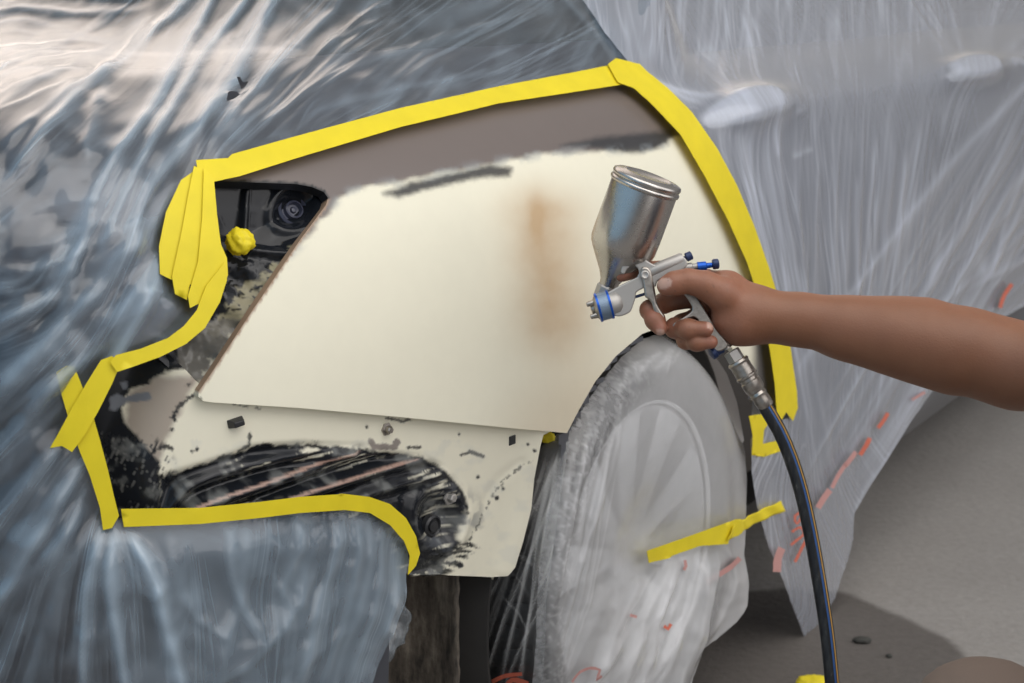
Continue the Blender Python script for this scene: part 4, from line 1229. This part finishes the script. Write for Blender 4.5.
tape([(647, 551), (690, 536), (737, 519), (746, 520), (746, 528), (738, 536), (730, 538), (728, 544), (700, 546), (672, 556), (670, 558), (649, 563)], 'yellow tape strip stuck on the film bag over the wheel', WHEEL, .026, seed=9)
tape([(749, 416), (768, 413), (771, 420), (764, 430), (763, 444), (780, 440), (781, 451), (764, 457), (752, 455), (753, 436)], 'small bent yellow tape piece below the door film edge, behind the hose', off=.020, seed=10)
# strip bridging from the wheel bag to the door film
L0, L1 = WHEEL.pt(727, 541, .030), WHEEL.pt(733, 527, .030)
R0, R1 = FILM.pt(785, 511, .024), FILM.pt(782, 501, .024)
V, F = [], []
nn_, mm_ = 40, 6
for i in range(nn_ + 1):
    t = i / nn_
    for j in range(mm_ + 1):
        s_ = j / mm_
        p = (L0 * (1 - t) + R0 * t) * (1 - s_) + (L1 * (1 - t) + R1 * t) * s_
        V.append(p + AX * (.006 * math.sin(t * math.pi) * -1 + .0015 * math.sin(t * 21 + s_ * 3)))
for i in range(nn_):
    for j in range(mm_):
        a = i * (mm_ + 1) + j
        F.append((a, a + mm_ + 1, a + mm_ + 2, a + 1))
o = link('masking_tape', V, F, M['tape']); solid(o, .0006)
tag(o, 'yellow tape strip bridging the gap from the wheel bag to the door film', 'tape')
# crumpled bits
def lump(name, c, r, sq, mat, label, cat, seed, parent=None):
    bm = bmesh.new(); bmesh.ops.create_icosphere(bm, subdivisions=4, radius=1)
    P = np.array([v.co[:] for v in bm.verts]); F = [tuple(v.index for v in f.verts) for f in bm.faces]; bm.free()
    k = .8 + .5 * (fbm(P[:, 0] * 1.7 + P[:, 2], P[:, 1] * 1.7 - P[:, 2] * .8, seed, 3) - .4) + .35 * np.abs(fbm(P[:, 0] * 2.6 + 5, P[:, 2] * 2.6 + P[:, 1], seed + 5, 2) - .5)
    P = np.asarray(c) + P * k[:, None] * np.asarray(sq) * r
    o = link(name, P, F, mat, parent)
    return tag(o, label, cat) if label else o
p, nn = onbody(240, 242, -.014)
lump('tape_wad', p, .017, (1, 1, .95), M['tape'], 'crumpled yellow tape wad stuffed in the black lamp recess', 'tape', 141)
p, nn = onbody(546, 437, -.034)
lump('tape_wad', p, .012, (1.2, 1, .7), M['tape'], 'small yellow tape scrap tucked under the panel corner above the tyre', 'tape', 146)
gp = ground(814, 683, .012)
lump('tape_wad', gp, .028, (1.2, .8, .5), M['tape'], 'crumpled yellow tape scrap lying on the floor beside the hose', 'tape', 151)
for (x, y, r, s_, lb) in ((862, 640, .013, (1.5, .8, .55), 'dark flat pebble on the floor right of the hose'), (889, 656, .006, (1, 1, .8), 'tiny black pebble on the dark patch of floor'),):
    gp = ground(x, y, r * .4)
    tag(lump('pebble', gp, r, s_, M['stone'], None, None, 160 + x), lb, 'stone')
# ------------------------------------------------------------------ spray gun
GD = 1.86
PXM = GD / FPX
FW_ = np.array([0, CP, -SP]); UP_ = np.array([0, SP, CP]); RT_ = np.array([1.0, 0, 0])
def G(px, py, w=0.0):
    return at(px, py, GD - w)
def gdir(dx, dy, dw=0.0):
    return RT_ * dx - UP_ * dy - FW_ * dw
gun = empty('spray_gun', G(604, 306), 'metal gravity feed spray gun with silver cup, gripped in the hand', 'spray gun')
def prism(name, outline, w0, w1, mat, parent, bev=.0014, step=2.5, smooth=True):
    pl = smooth_line(outline, step, True) if smooth else np.asarray(outline, float)
    n = len(pl)
    V = [G(x, y, w1) for x, y in pl] + [G(x, y, w0) for x, y in pl]
    F = [tuple(range(n)), tuple(range(2 * n - 1, n - 1, -1))] + [(i, i + n, (i + 1) % n + n, (i + 1) % n) for i in range(n)]
    o = link(name, V, F, mat, parent, True); fixn(o); autosmooth(o, 40)
    b = o.modifiers.new('bevel', 'BEVEL'); b.width, b.segments, b.limit_method = bev, 3, 'ANGLE'; b.angle_limit = math.radians(40)
    return o
# cup
ax = gdir(-.333, .943, -.27); axn = np.linalg.norm(ax); ax /= axn
top = G(648.5, 176, .008)
def px_(prof):
    return [(t * PXM, r * PXM) for t, r in prof]
lathe('cup', px_([(10, 33.5), (13, 34.2), (60, 34.4), (74, 34.0), (79, 32.5), (84, 29.5), (106, 14), (114, 10), (126, 8.6), (132, 8.6)]), top, ax, M['cup'], gun, 72, 35)
lathe('cup_lid', px_([(0.4, 1), (0.2, 22), (-.6, 23), (-.6, 25), (0.3, 26.5), (.8, 33), (2, 35.2), (4, 35.8), (6, 35.2), (6.8, 34.2), (7.6, 34.2), (8.4, 35.6), (10, 36.2), (12, 35.6), (12.8, 34.3)]), top, ax, M['cup'], gun, 72, 50)
lathe('cup_nut', px_([(118, 9.6), (120, 11.2), (131, 11.2), (133, 9.6)]), top, ax, M['gun'], gun, 8, 20)
# casting
BODYPL = [(606.5, 293.6), (612, 290), (620, 285.5), (632, 279.5), (637, 277), (639, 273), (637.5, 268), (634, 265), (630, 266.5), (626.8, 269.5), (625, 273.5), (622.5, 274.5), (620.6, 272.5), (621.6, 267), (624.5, 262.5), (629, 259), (635, 256.8), (640, 257.2), (645, 259.5), (651, 263), (656, 265), (662, 263), (676, 256.5), (681, 255.6), (686, 259), (687, 264.5),
          (684, 269), (674, 274.5), (664, 278.5), (657.5, 281), (656, 286), (650, 289), (644, 288), (640, 290), (636, 293), (635.5, 298), (633.5, 304), (631, 311), (626, 314.5), (619, 316.5), (613, 315), (610, 309), (607, 300)]
prism('gun_body', BODYPL, -.0085, .0085, M['gun'], gun, .0021)
V, F = lathe_pts(px_([(0, 5.5), (3, 7.2), (44, 6.4), (46, 5.4)]), G(641, 276.5, .002), gdir(.925, -.40), 28)
o = link('gun_barrel', V, F, M['gun'], gun); fixn(o); autosmooth(o, 50)
lathe('head_sleeve', px_([(-18, 9), (-14, 12.5), (-6, 13), (-5, 11)]), G(604, 306), gdir(-.962, .274), M['gun'], gun, 40)
lathe('air_cap_ring', px_([(-6.5, 12), (-6, 14.2), (5.5, 14.2), (6, 12)]), G(604, 306), gdir(-.962, .274), M['ringgrey'], gun, 48)
for t0 in (-7.2, 4.6):
    lathe('ring_band', px_([(t0, 13.6), (t0 + .3, 14.9), (t0 + 2.3, 14.9), (t0 + 2.6, 13.6)]), G(604, 306), gdir(-.962, .274), M['blue'], gun, 48)
lathe('air_cap', px_([(5, 12.6), (7.6, 12.2), (9.5, 9.5), (10.5, 5), (13, 4), (13.6, 1.6)]), G(604, 306), gdir(-.962, .274), M['worn'], gun, 40)
for ox, oy, w in ((-2.2, -5.6, .003), (1.8, 6.6, .004)):
    lathe('cap_horn', px_([(4, 3.6), (11, 3.0), (15.5, 2.3), (16, 1.2)]), G(604 + ox, 306 + oy, w), gdir(-.962, .274), M['worn'], gun, 20)
# trigger, its screw and the fluid needle
TRIG = [(641, 268), (647, 267), (651, 271), (653.5, 283), (655.5, 293), (656.5, 301), (660, 309), (664.5, 316), (664, 320.5), (660, 318.5), (654, 311), (651.5, 303), (648, 299), (645, 297.5), (644, 290), (642, 279)]
prism('trigger', TRIG, -.0115, .0125, M['worn'], gun, .0022)
lathe('trigger_screw', px_([(0, 4.6), (1.4, 4.4), (2.0, 3.2), (1.2, 1.2)]), G(645, 275, .012), gdir(0, 0, 1), M['gun'], gun, 24)
lathe('needle', px_([(0, 1.5), (14, 1.5)]), G(632, 298, 0), gdir(.95, -.3), M['navy'], gun, 12)
# adjusting knobs
lathe('fan_knob', px_([(0, 2.2), (3, 2.2), (3.2, 4.0), (4, 4.8), (9, 4.6), (9.8, 3.4)]), G(683, 259, .001), gdir(.90, -.42), M['navy'], gun, 12, 30)
lathe('fluid_collar', px_([(0, 4.6), (8, 4.4), (9, 3.4), (14, 3.4)]), G(684, 268, .0), gdir(.975, -.12), M['gun'], gun, 24)
lathe('fluid_knob', px_([(0, 3), (.6, 5.0), (9, 4.6), (10, 2.8), (15, 2.6)]), G(697, 267, .0), gdir(.975, -.13), M['blue'], gun, 24)
lathe('fluid_cap', px_([(0, 2.8), (.6, 4.8), (2, 5.4), (6, 5.2), (7, 3.8)]), G(712, 264.5, .0), gdir(.975, -.13), M['navy'], gun, 12, 30)
# handle with its front hook
HND = [(664, 276), (676, 272), (684, 276), (692, 288), (704, 308), (716, 328), (728, 345), (716, 351), (703, 334), (697, 319), (690, 318), (680, 325), (675, 328.5), (672.2, 326), (674, 323), (684, 317), (692, 310), (690, 303), (682, 292), (674, 284), (666, 281)]
prism('grip', HND, -.0100, .0108, M['worn'], gun, .003)
lathe('air_valve', px_([(0, 4), (1, 6), (8, 6), (9, 7.2), (13, 7.0), (14, 5)]), G(722, 347, .002), gdir(-.86, .5, .15), M['navy'], gun, 24)
HX = gdir(.53, .85)
lathe('air_inlet', px_([(0, 6.5), (1, 7.6), (12, 7.6), (13, 6.4), (15, 6.4)]), G(719, 336, 0), HX, M['worn'], gun, 28)

# ------------------------------------------------------------------ air hose with its quick coupler
hose = empty('air_hose', G(832, 690), 'black rubber air hose with blue and gold lines hanging from the gun', 'hose')
def tube_path(pts, rad, n=20):
    P = smooth_line(pts, .012)
    T = np.gradient(P, axis=0); T /= np.linalg.norm(T, axis=1, keepdims=True)
    V, F = [], []
    E1 = np.cross(T, FW_); E1 /= np.linalg.norm(E1, axis=1, keepdims=True); E2 = np.cross(T, E1)
    return P, T, E1, E2
HP = [G(758, 394), G(766, 408), G(779, 430), G(791, 458), G(801, 490), G(808, 520), G(815, 556), G(821, 592), G(827, 632), G(832, 680), G(836, 730, -.01), G(840, 800, -.03), G(850, 880, -.08)]
g1 = ground(905, 960, .011)
HP += [g1, g1 + np.array([.14, -.02, 0]), g1 + np.array([.40, -.05, 0]), g1 + np.array([.8, -.2, 0]), g1 + np.array([1.3, -.25, 0])]
P, T, E1, E2 = tube_path(HP, 0)
P[:, 2] = np.maximum(P[:, 2], .0095)
def sweep(name, P, E1, E2, prof, mat, parent):
    n = len(prof); V, F = [], []
    for i in range(len(P)):
        for a, b in prof:
            V.append(P[i] + E1[i] * a + E2[i] * b)
    for i in range(len(P) - 1):
        for j in range(n):
            F.append((i * n + j, i * n + (j + 1) % n, (i + 1) * n + (j + 1) % n, (i + 1) * n + j))
    F.append(tuple(range(n))[::-1]); F.append(tuple((len(P) - 1) * n + j for j in range(n)))
    o = link(name, V, F, mat, parent); fixn(o)
    return o
R_ = 7.4 * PXM
sweep('hose_tube', P, E1, E2, [(R_ * math.cos(a), R_ * math.sin(a)) for a in np.linspace(0, 2 * math.pi, 24, endpoint=False)], M['hose'], hose)
def strip_prof(a0, a1):
    A_ = np.linspace(a0, a1, 5)
    return [(math.cos(a) * R_ * 1.02, math.sin(a) * R_ * 1.02) for a in A_] + [(math.cos(a) * R_ * .95, math.sin(a) * R_ * .95) for a in A_[::-1]]
s0 = math.atan2((-FW_) @ E2[20], (-FW_) @ E1[20])                       # direction of the side that shows
sg = 1 if (E1[20] @ RT_) * 1 > 0 else -1
def ang_for(right, toward):
    d = RT_ * right - FW_ * toward
    return math.atan2(d @ E2[20], d @ E1[20])
a_g, a_b = ang_for(.66, .75), ang_for(.30, .95)
sweep('gold_line', P, E1, E2, strip_prof(a_g - .10, a_g + .13), M['hose_gold'], hose)
sweep('blue_line', P, E1, E2, strip_prof(a_b - .14, a_b + .14), M['hose_blue'], hose)
lathe('hex_nut', px_([(0, 7), (.6, 8.6), (12, 8.6), (13, 7.4)]), G(731, 351), HX, M['gun'], hose, 6, 20)
lathe('coupler', px_([(0, 8), (.8, 10.6), (3, 11.4), (5, 10.4), (6, 10.4), (17, 10.6), (18, 11.6), (20, 11.4), (21, 9.4), (24, 9.4), (25, 10.4), (34, 10.2), (36, 8.8)]), G(737, 360), HX, M['worn'], hose, 40, 35)
lathe('hose_ferrule', px_([(0, 8.6), (3, 9.2), (5, 8.2), (8, 9.2), (10, 8.2), (14, 8.8), (22, 8.2), (23, 7.4)]), G(754, 388), gdir(.56, .83), M['worn'], hose, 32, 35)
# ------------------------------------------------------------------ the painter: one continuous body, squatting at the right, right arm reaching in
def capsule(p, A, B, ra, rb):
    A, B = np.asarray(A, np.float32), np.asarray(B, np.float32)
    ba = B - A
    t = np.clip(((p - A) @ ba) / max(float(ba @ ba), 1e-9), 0, 1)
    q = p - A - t[..., None] * ba
    return np.sqrt((q * q).sum(-1)) - (ra + (rb - ra) * t)
def smin(a, b, k):
    h = np.maximum(k - np.abs(a - b), 0) / k
    return np.minimum(a, b) - h * h * k * .25
def chain(p, pts, rad, k):
    d = None
    for i in range(len(pts) - 1):
        c = capsule(p, pts[i], pts[i + 1], rad[i], rad[i + 1])
        d = c if d is None else smin(d, c, k)
    return d
def surface_nets(fn, lo, hi, h):
    lo, hi = np.asarray(lo, float), np.asarray(hi, float)
    n = np.ceil((hi - lo) / h).astype(int) + 1
    ax_ = [lo[i] + np.arange(n[i]) * h for i in range(3)]
    val = np.empty(n, np.float32)
    for i0 in range(0, n[0], 24):
        X, Y, Z = np.meshgrid(ax_[0][i0:i0 + 24], ax_[1], ax_[2], indexing='ij')
        val[i0:i0 + 24] = fn(np.stack([X, Y, Z], -1).astype(np.float32))
    ins = val < 0
    acc = np.zeros((*(n - 1), 3), np.float32); cnt = np.zeros(n - 1, np.float32)
    cs = [(i, j, k) for i in (0, 1) for j in (0, 1) for k in (0, 1)]
    sl = lambda c: tuple(slice(c[d], n[d] - 1 + c[d]) for d in range(3))
    for a in range(8):
        for d in range(3):
            if cs[a][d] == 0:
                b = list(cs[a]); b[d] = 1; b = tuple(b)
                va, vb = val[sl(cs[a])], val[sl(b)]
                m = (va < 0) != (vb < 0)
                t = np.where(m, va / np.where(m, va - vb, 1), 0)
                for e in range(3):
                    acc[..., e] += np.where(m, cs[a][e] + (t if e == d else 0), 0)
                cnt += m
    cell = cnt > 0
    idx = -np.ones(n - 1, int); idx[cell] = np.arange(cell.sum())
    org = np.stack(np.nonzero(cell), -1)
    V = lo + (org + acc[cell] / cnt[cell][:, None]) * h
    F = []
    for d in range(3):
        e, f = (d + 1) % 3, (d + 2) % 3
        s0 = [slice(None)] * 3; s1 = [slice(None)] * 3
        s0[d], s1[d] = slice(0, n[d] - 1), slice(1, n[d])
        A, B = ins[tuple(s0)], ins[tuple(s1)]
        w = np.nonzero(A != B)
        g = np.stack(w, -1)
        okm = (g[:, e] > 0) & (g[:, f] > 0) & (g[:, e] < n[e] - 1) & (g[:, f] < n[f] - 1)
        g = g[okm]
        flip = A[tuple(g.T)]
        def at_(de, df):
            q = g.copy(); q[:, e] += de; q[:, f] += df
            return idx[tuple(q.T)]
        q = np.stack([at_(-1, -1), at_(0, -1), at_(0, 0), at_(-1, 0)], -1)
        q[~flip] = q[~flip][:, ::-1]
        F.append(q)
    return V, np.vstack(F)

def Hp(px, py, w=0.0):
    return G(px, py, w)
# right hand round the gun, thumb and fingertips on the near side
PALM = [([Hp(762, 315, .000), Hp(742, 312, -.006), Hp(716, 298, -.020)], [.0215, .0225, .0170]),
        ([Hp(742, 318, -.010), Hp(712, 316, -.027)], [.0215, .0150]),
        ([Hp(744, 326, -.006), Hp(720, 333, -.024)], [.0190, .0130]),
        ([Hp(752, 302, .000), Hp(728, 287, -.004), Hp(708, 280, -.012)], [.0190, .0160, .0115]),
        ([Hp(752, 318, .002), Hp(738, 321, .006), Hp(727, 318, .008)], [.0215, .0235, .0165])]
THUMB = ([Hp(744, 310, .008), Hp(722, 294, .019), Hp(705, 285, .023), Hp(688, 281, .024), Hp(674, 283.5, .024), Hp(666, 286, .023)], [.0200, .0180, .0145, .0122, .0118, .0098])
FING = [([Hp(706, 279, -.020), Hp(672, 268, -.027), Hp(642, 269, -.020), Hp(622, 275, -.011)], [.0115, .0095, .0090, .0082]),
        ([Hp(704, 296, -.027), Hp(664, 303, -.027), Hp(650, 310, -.008), Hp(655, 320, .004), Hp(660, 328, .009)], [.0120, .0108, .0104, .0100, .0088]),
        ([Hp(706, 312, -.028), Hp(682, 324, -.028), Hp(675, 328, -.004), Hp(688, 329, .017), Hp(706, 329, .023)], [.0115, .0105, .0105, .0103, .0088]),
        ([Hp(712, 327, -.026), Hp(692, 338, -.024), Hp(686, 340, -.002), Hp(697, 342, .014), Hp(711, 342, .017)], [.0105, .0095, .0095, .0092, .0080])]
ELB = Hp(990, 354, .055)
SHO = np.array([.770, 1.555, .785])
ARM = ([Hp(745, 313, .000), Hp(760, 315.5, .002), Hp(800, 320, .006), Hp(850, 329, .016), Hp(898, 337, .030), Hp(940, 346, .042), Hp(975, 353, .050), ELB + np.array([.03, -.01, -.012]), ELB * .35 + SHO * .65, SHO],
       [.0200, .0232, .0236, .0290, .0362, .0398, .0405, .0420, .0480, .055])
def arm_fn(p):
    d = None
    for pts, rad in PALM:
        c_ = chain(p, pts, rad, .012)
        d = c_ if d is None else smin(d, c_, .014)
    d = smin(d, chain(p, THUMB[0], THUMB[1], .008), .010)
    a_ = chain(p, ARM[0], ARM[1], .03)
    d = smin(d, a_, .013)
    d = smin(d, capsule(p, Hp(805, 312, .012), Hp(925, 322, .036), .010, .0215), .02)         # forearm muscle along the top
    d = smin(d, capsule(p, Hp(835, 340, .020), Hp(950, 364, .048), .010, .0255), .02)
    out = None
    for pts, rad in FING:
        f_ = chain(p, pts, rad, .004)
        for q in pts[1:-1]:
            f_ = smin(f_, capsule(p, q, q + 1e-5, rad[2] * 1.06, rad[2] * 1.06), .006)           # knuckle swell
        f_ = smin(d, f_, .007)
        out = f_ if out is None else smin(out, f_, .0016)
    # creases across the wrist
    return out
Va, Fa = surface_nets(arm_fn, (.09, 1.50, .62), (.68, 1.93, .98), .0019)
cut = .60
# the rest of the body, outside the picture but for the knee
KNR, KNL = np.array([.478, 1.515, .422]), np.array([.50, 1.17, .40])
HIP, CHEST, NECK, HEAD = np.array([.93, 1.36, .27]), np.array([.84, 1.37, .70]), np.array([.79, 1.37, .90]), np.array([.745, 1.375, 1.045])
SHL = np.array([.775, 1.175, .80])
def body_fn(p):
    d = capsule(p, HIP + [0, .08, 0], HIP - [0, .08, 0], .125, .125)
    d = smin(d, capsule(p, HIP, CHEST, .125, .13), .08)
    d = smin(d, capsule(p, CHEST + [0, .08, .02], CHEST + [0, -.08, .02], .105, .105), .07)
    d = smin(d, capsule(p, SHO, SHL, .058, .058), .07)
    d = smin(d, capsule(p, NECK - [0, 0, .06], HEAD, .056, .052), .04)
    hd = smin(capsule(p, HEAD + [.012, 0, .035], HEAD + [.0, 0, .045], .088, .082), capsule(p, HEAD + [-.045, 0, -.045], HEAD + [-.03, 0, .03], .052, .07), .04)
    hd = smin(hd, capsule(p, HEAD + [-.088, 0, .022], HEAD + [-.108, 0, -.012], .010, .014), .012)
    for s_ in (1, -1):
        hd = smin(hd, capsule(p, HEAD + [.008, .083 * s_, .022], HEAD + [.014, .088 * s_, -.018], .012, .010), .010)
        hd = np.maximum(hd, -(np.sqrt(((p - (HEAD + [-.094, .032 * s_, .022])) ** 2).sum(-1)) - .012))
    hd = np.maximum(hd, -(capsule(p, HEAD + [-.100, .02, -.046], HEAD + [-.100, -.02, -.046], .004, .004)))
    d = smin(d, hd, .02)
    d = smin(d, capsule(p, ARM[0][6], ELB + np.array([.03, -.01, -.012]), .0405, .042), .02)
    d = smin(d, capsule(p, ELB + np.array([.03, -.01, -.012]), SHO, .042, .054), .03)
    for kn, sd in ((KNR, 1), (KNL, -1)):
        foot = np.array([kn[0] + .19, kn[1] - .01 * sd, .0])
        d = smin(d, capsule(p, HIP + [0, .10 * sd, 0], kn + [.02, 0, 0], .092, .060), .04)
        d = smin(d, capsule(p, kn, kn + [.0, 0, .01], .060, .056), .03)
        d = smin(d, capsule(p, kn + [.01, 0, -.02], (kn * .55 + foot * .45) + [.02, 0, 0], .054, .058), .03)
        d = smin(d, capsule(p, (kn * .55 + foot * .45) + [.02, 0, 0], foot + [0, 0, .075], .055, .036), .03)
        d = smin(d, capsule(p, foot + [.03, 0, .045], foot + [-.15, .01 * sd, .030], .040, .030), .03)
    # left arm resting on the left knee, hand hanging
    le = np.array([.62, 1.06, .56]); lw = KNL + [-.03, -.02, .09]
    d = smin(d, capsule(p, SHL, le, .056, .044), .04)
    d = smin(d, capsule(p, le, lw, .046, .028), .03)
    hn = smin(capsule(p, lw, lw + [-.07, .01, -.02], .026, .028), capsule(p, lw + [-.02, .03, 0], lw + [-.07, .055, -.03], .014, .010), .012)
    for q in range(4):
        hn = smin(hn, chain(p, [lw + [-.07, -.03 + .02 * q, -.02], lw + [-.115, -.034 + .022 * q, -.05], lw + [-.12, -.034 + .022 * q, -.09]], [.010, .009, .007], .004), .006)
    return smin(d, hn, .015)
Vb, Fb = surface_nets(body_fn, (.24, .98, -.02), (1.14, 1.72, 1.20), .0095)
def crop(V, F, keep):
    F = F[keep[F].all(1)]
    u = np.unique(F); r = -np.ones(len(V), int); r[u] = np.arange(len(u))
    return V[u], r[F]
Va, Fa = crop(Va, Fa, Va[:, 0] < .665)
inarm = (Vb[:, 0] < .606) & (Vb[:, 1] > 1.60) & (Vb[:, 2] > .66)
Vb, Fb = crop(Vb, Fb, ~inarm)
Vp, Fp = np.vstack([Va, Vb]), [tuple(f) for f in Fa] + [tuple(f + len(Va)) for f in Fb]
n = NT('skin')
cl = n.attr('Col').outputs['Color']
mott = n.noise(38, 4)
M['skin'] = n.done(n.bsdf(Base_Color=n.mixc(n.math('MULTIPLY', mott, .5), cl, n.mixc(1.0, cl, (.66, .60, .58), 'MULTIPLY')), Roughness=n.math('SUBTRACT', .56, n.math('MULTIPLY', n.noise(90, 3), .14)),
                          Subsurface_Weight=.12, Subsurface_Radius=(.010, .004, .002), Subsurface_Scale=.5, Normal=n.bump(n.math('ADD', n.noise(420, 3), n.math('MULTIPLY', n.noise(70, 3), 1.5)), .2, .0013)))
person = link('person', Vp, Fp, M['skin'])
tag(person, 'bare-armed person squatting at the right, reaching in to hold the spray gun', 'person')
px = project(Vp); x, y = px.T
wv = GD - ((Vp - CAM) @ FW_)
col = np.tile(np.array([.262, .112, .058]), (len(Vp), 1))
hand = sstep(770, 735, x)[:, None]
col = col * (1 - hand) + np.array([.295, .126, .072]) * hand
tip = np.maximum.reduce([np.exp(-(np.hypot(x - a, y - b) / r) ** 2) for a, b, r in ((660, 328, 9), (710, 328, 8), (713, 342, 8), (664, 286, 9), (622, 274, 10), (652, 312, 9))])[:, None] * (x < 730)[:, None]
col = col * (1 - .6 * tip) + np.array([.40, .165, .115]) * .6 * tip
for poly, w0 in (([(658, 281), (662, 278), (669, 278), (672, 281), (671, 286), (666, 289), (660, 289), (657.5, 286)], .022), ([(707, 322), (711, 321), (714.5, 323), (715, 327), (711.5, 330), (707, 328)], .020), ([(656, 330), (660, 328.5), (664, 330), (665, 334), (661, 336), (657, 335)], .006)):
    k = (sstep(.8, -.8, sdp(poly, x, y)) * (wv > w0))[:, None]
    col = col * (1 - k) + np.array([.56, .36, .29]) * k
dirt = (sstep(.66, .80, fbm(x / 4, y / 4, 171)) * sstep(775, 700, x) * .5)[:, None]
col = col * (1 - dirt) + np.array([.10, .055, .04]) * dirt
setcol(person, col)
# clothes
def shell(name, fn, lo, hi, grow, keep, mat):
    V, F = surface_nets(lambda p: fn(p) - grow, lo, hi, .012)
    V, F = crop(V, F, keep(V))
    V = V + .004 * (np.stack([fbm(V[:, 0] * 14, V[:, 2] * 14, 181), fbm(V[:, 1] * 14, V[:, 2] * 14, 182), fbm(V[:, 0] * 14, V[:, 1] * 14, 183)], -1) - .5)
    o = link(name, V, F, mat, person)
    return solid(o, .003)
def torso_fn(p):
    d = capsule(p, HIP + [0, .08, 0], HIP - [0, .08, 0], .125, .125)
    d = smin(d, capsule(p, HIP, CHEST, .125, .13), .08)
    d = smin(d, capsule(p, CHEST + [0, .08, .02], CHEST + [0, -.08, .02], .105, .105), .07)
    d = smin(d, capsule(p, SHO, SHL, .058, .058), .07)
    e_ = ELB + np.array([.03, -.01, -.012])
    d = smin(d, capsule(p, SHO, SHO * .5 + e_ * .5, .058, .056), .03)
    return smin(d, capsule(p, SHL, SHL * .5 + np.array([.62, 1.06, .56]) * .5, .058, .054), .03)
shell('t_shirt', torso_fn, (.55, .95, .1), (1.15, 1.75, 1.05), .012, lambda V: (V[:, 2] > .26) & (V[:, 0] > .655) & ~((V[:, 2] > .855) & (np.hypot(V[:, 0] - .785, V[:, 1] - 1.37) < .075)), plain('shirt_cloth', (.05, .07, .11), .85, bump=.3, sc=400))
def short_fn(p):
    d = capsule(p, HIP + [0, .08, 0], HIP - [0, .08, 0], .125, .125)
    for kn, sd in ((KNR, 1), (KNL, -1)):
        d = smin(d, capsule(p, HIP + [0, .10 * sd, 0], kn + [.02, 0, 0], .092, .062), .04)
        d = smin(d, capsule(p, kn, kn + [.0, 0, .01], .060, .056), .03)
        d = smin(d, capsule(p, kn + [.01, 0, -.02], kn + [.10, 0, -.30], .058, .056), .03)
    return d
shell('trousers', short_fn, (.36, .95, .04), (1.15, 1.75, .55), .012, lambda V: V[:, 2] > .1, plain('trouser_cloth', (.17, .125, .10), .9, bump=.3, sc=400))
def hair_fn(p):
    return capsule(p, HEAD + [.014, 0, .040], HEAD + [.004, 0, .050], .090, .084)
shell('hair', hair_fn, HEAD - .2, HEAD + .2, .006, lambda V: (V[:, 2] > HEAD[2] + .05) | (V[:, 0] > HEAD[0] + .03), plain('black_hair', (.012, .010, .009), .5, bump=.6, sc=500))
